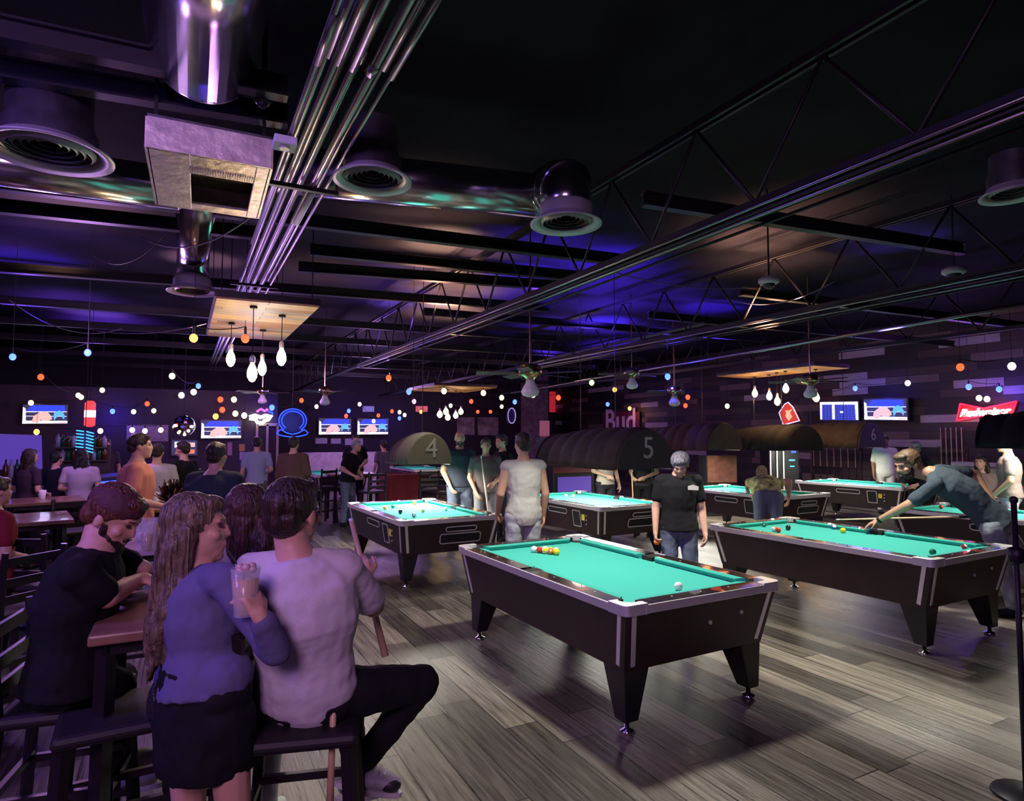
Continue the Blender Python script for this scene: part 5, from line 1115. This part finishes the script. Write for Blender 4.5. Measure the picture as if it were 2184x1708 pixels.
# --- by table six and the right edge
person('person in a long white T-shirt standing behind the table under shade 6',stand(at_ground(1888,14.6),1.78,RF(-.3,-.9),0,('down','down')),SKD,.015,shirt=mat('cloth_bright_white',(.72,.70,.62),.85),sleeve=.75,pants=mat('cloth_cream_pants',(.6,.58,.52),.85),hair=('short',HBK),b=1.15,hemz=0)
person('person in a white cap and black hoodie right behind the leaning man',stand(at_ground(1962,10.1),1.70,RF(-.9,-.3),.12,('front','front')),SK,.014,shirt=BLKF,sleeve=1.8,pants=BLKF,hair=('short',HGR),cap=mat('cap_white',(.6,.55,.58),.8),b=1.05)
person('person in beige top and pale denim shorts at the right edge',stand(at_ground(2152,8.9),1.78,RF(-.7,.5),0,('lowfront','lowfront')),SKT,.013,shirt=fab('taupe',(.20,.155,.14)),sleeve=.6,pants=mat('cloth_light_denim',(.34,.38,.44),.8),leg=.5,hair=('short',HBR),b=1.1)
j=stand(at_ground(2098,10.0),1.70,RF(-.6,-.4),.1,('front','front'));
for S,sx in(('L',-.09),('R',.09)): j['kn'+S]=j['hi'+S]+RF(-.6,-.4)*.42; j['an'+S]=j['kn'+S]+V((0,0,-.42))
person('woman seated near the right wall with pale top, left of the shorts wearer',{a:(v-V((0,0,.22)) if isinstance(v,V) and a not in('f','hf','up') else v) for a,v in j.items()},SK,.013,shirt=fab('dusty_rose',(.24,.17,.16)),sleeve=.6,pants=fab('black_shorts',(.03,.02,.03)),leg=.4,hair=('long',HBR))
q=at_ground(2098,10.0); stool((q.x,q.y),heading(RF(-.6,-.4)),'bar stool under the woman seated near the right wall',False)
# --- people at the left and far side
def bystander(px,D,h,face,label,shirt,pants=BLKF,hair=('short',HBR),arms=('down','front'),sk=SK,b=1.,lean=0.,sl=.6,seat=False,vox=.015,drop=None,**kw):
    j=stand(at_ground(px,D),h,face,lean,arms)
    if seat:
        f=V(face).normalized(); j={a:(v-V((0,0,.14)) if isinstance(v,V) and a not in('f','hf','up') else v) for a,v in j.items()}
        for S in 'LR': j['kn'+S]=j['hi'+S]+f*.42; j['an'+S]=j['kn'+S]+V((0,0,-.43))-f*.05
    return person(label,j,sk,vox,shirt=shirt,sleeve=sl,pants=pants,hair=hair,b=b,**kw)
SAL=fab('salmon',(.62,.24,.19))
bystander(291,6.2,1.80,RF(.8,.4),'big man in a salmon orange shirt standing left of centre near the bar',SAL,fab('maroon_pants',(.10,.04,.05)),b=1.25,vox=.012,hair=('short',HBR),hemz=0)
bystander(334,8.2,1.68,RF(-.3,.9),'person in a white shirt right beside the salmon-shirted man',fab('soft_white',(.5,.45,.52)))
bystander(392,9.0,1.70,RF(-.9,.2),'person in black at the bar under the white and red screen',BLKF,b=1.1,sl=.6,arms=('front','front'))
bystander(458,5.6,1.72,RF(.1,.95),'broad person in a dark teal shirt, back turned, left of the doorway',fab('dark_teal',(.03,.045,.055)),hair=('short',HBR),b=1.45,vox=.012,sl=.8)
bystander(547,11.6,1.76,RF(-.3,.9),'man in a pale blue T-shirt walking towards the doorway',fab('pale_blue',(.32,.38,.52)),fab('grey_slacks',(.12,.11,.14)),hair=('short',HBR),step=None) if False else bystander(547,11.6,1.76,RF(-.3,.9),'man in a pale blue T-shirt walking towards the doorway',fab('pale_blue',(.32,.38,.52)),fab('grey_slacks',(.12,.11,.14)))
bystander(625,10.6,1.76,RF(.0,.95),'person in a brown jacket and lilac trousers under the blue neon seal',fab('brown_jacket',(.12,.07,.055)),fab('lilac_trousers',(.38,.32,.48)),hair=('short',HBR),sl=1.8,b=1.2)
bystander(172,9.0,1.60,RF(-.4,.9),'dark-haired woman in a white shirt at the bar under the chevron light',fab('white_lilac',(.42,.36,.46)),hair=('long',HBK),arms=('front','front'))
bystander(60,8.6,1.60,RF(.3,.9),'long-haired person in dark clothes before the violet back bar panel',fab('plum_dark',(.05,.03,.05)),hair=('long',HBR),arms=('front','front'))
bystander(118,9.2,1.55,RF(.1,.95),'person in black between the two women at the bar',BLKF,hair=('short',HBK),arms=('front','front'))
bystander(226,13.6,1.72,RF(.4,-.9),'bartender facing the room behind the bar counter',fab('bartender_dark',(.05,.04,.05)),hair=('short',HBK),sk=SKT)
bystander(150,14.2,1.75,RF(.3,-.9),'second bartender behind the counter near the bottle shelves',fab('bartender_plum',(.09,.05,.09)),hair=('long',HBR),sk=SK)
bystander(742,12.6,1.72,RF(.8,-.3),'man in black leaning on the far table, pale cap-less face, centre left',BLKF,JEAN,hair=('short',HGR),arms=('front','front'),seat=False,lean=.25,b=1.15)
bystander(757,14.6,1.80,RF(.3,-.8),'man standing directly behind the man in black at the far table',BLKF,hair=('short',HBK),arms=('front','front'),b=1.1)
bystander(-12,4.4,1.50,RF(.4,.8),'person in a red shirt cut off by the left edge',fab('dark_red',(.22,.02,.03)),hair=('short',HBR),arms=('front','front'),vox=.012,b=1.2)
bystander(818,15.2,1.66,RF(-.5,.6),'small distant figure left of the shade numbered 4',fab('dim_grey',(.16,.13,.18)),hair=('short',HBR))
# stools in the middle distance
for i,(px,D,a,l) in enumerate(((690,13.0,.4,'bar stool left of the man in black at the far table'),(915,12.5,-.3,'bar stool behind the red draped table'),(960,11.8,.5,'bar stool beside the bald man'),(795,12.0,.2,'bar stool with blue glint before the red draped table'),
     (150,7.0,.3,'bar stool behind the left-edge pub tables'),(215,7.6,1.2,'bar stool below the woman at the bar'),(30,3.9,.8,'bar stool at the far left edge, dim'),(95,4.6,-.5,'bar stool left behind the bearded man'))):
    q=at_ground(px,D); stool((q.x,q.y),a,l)
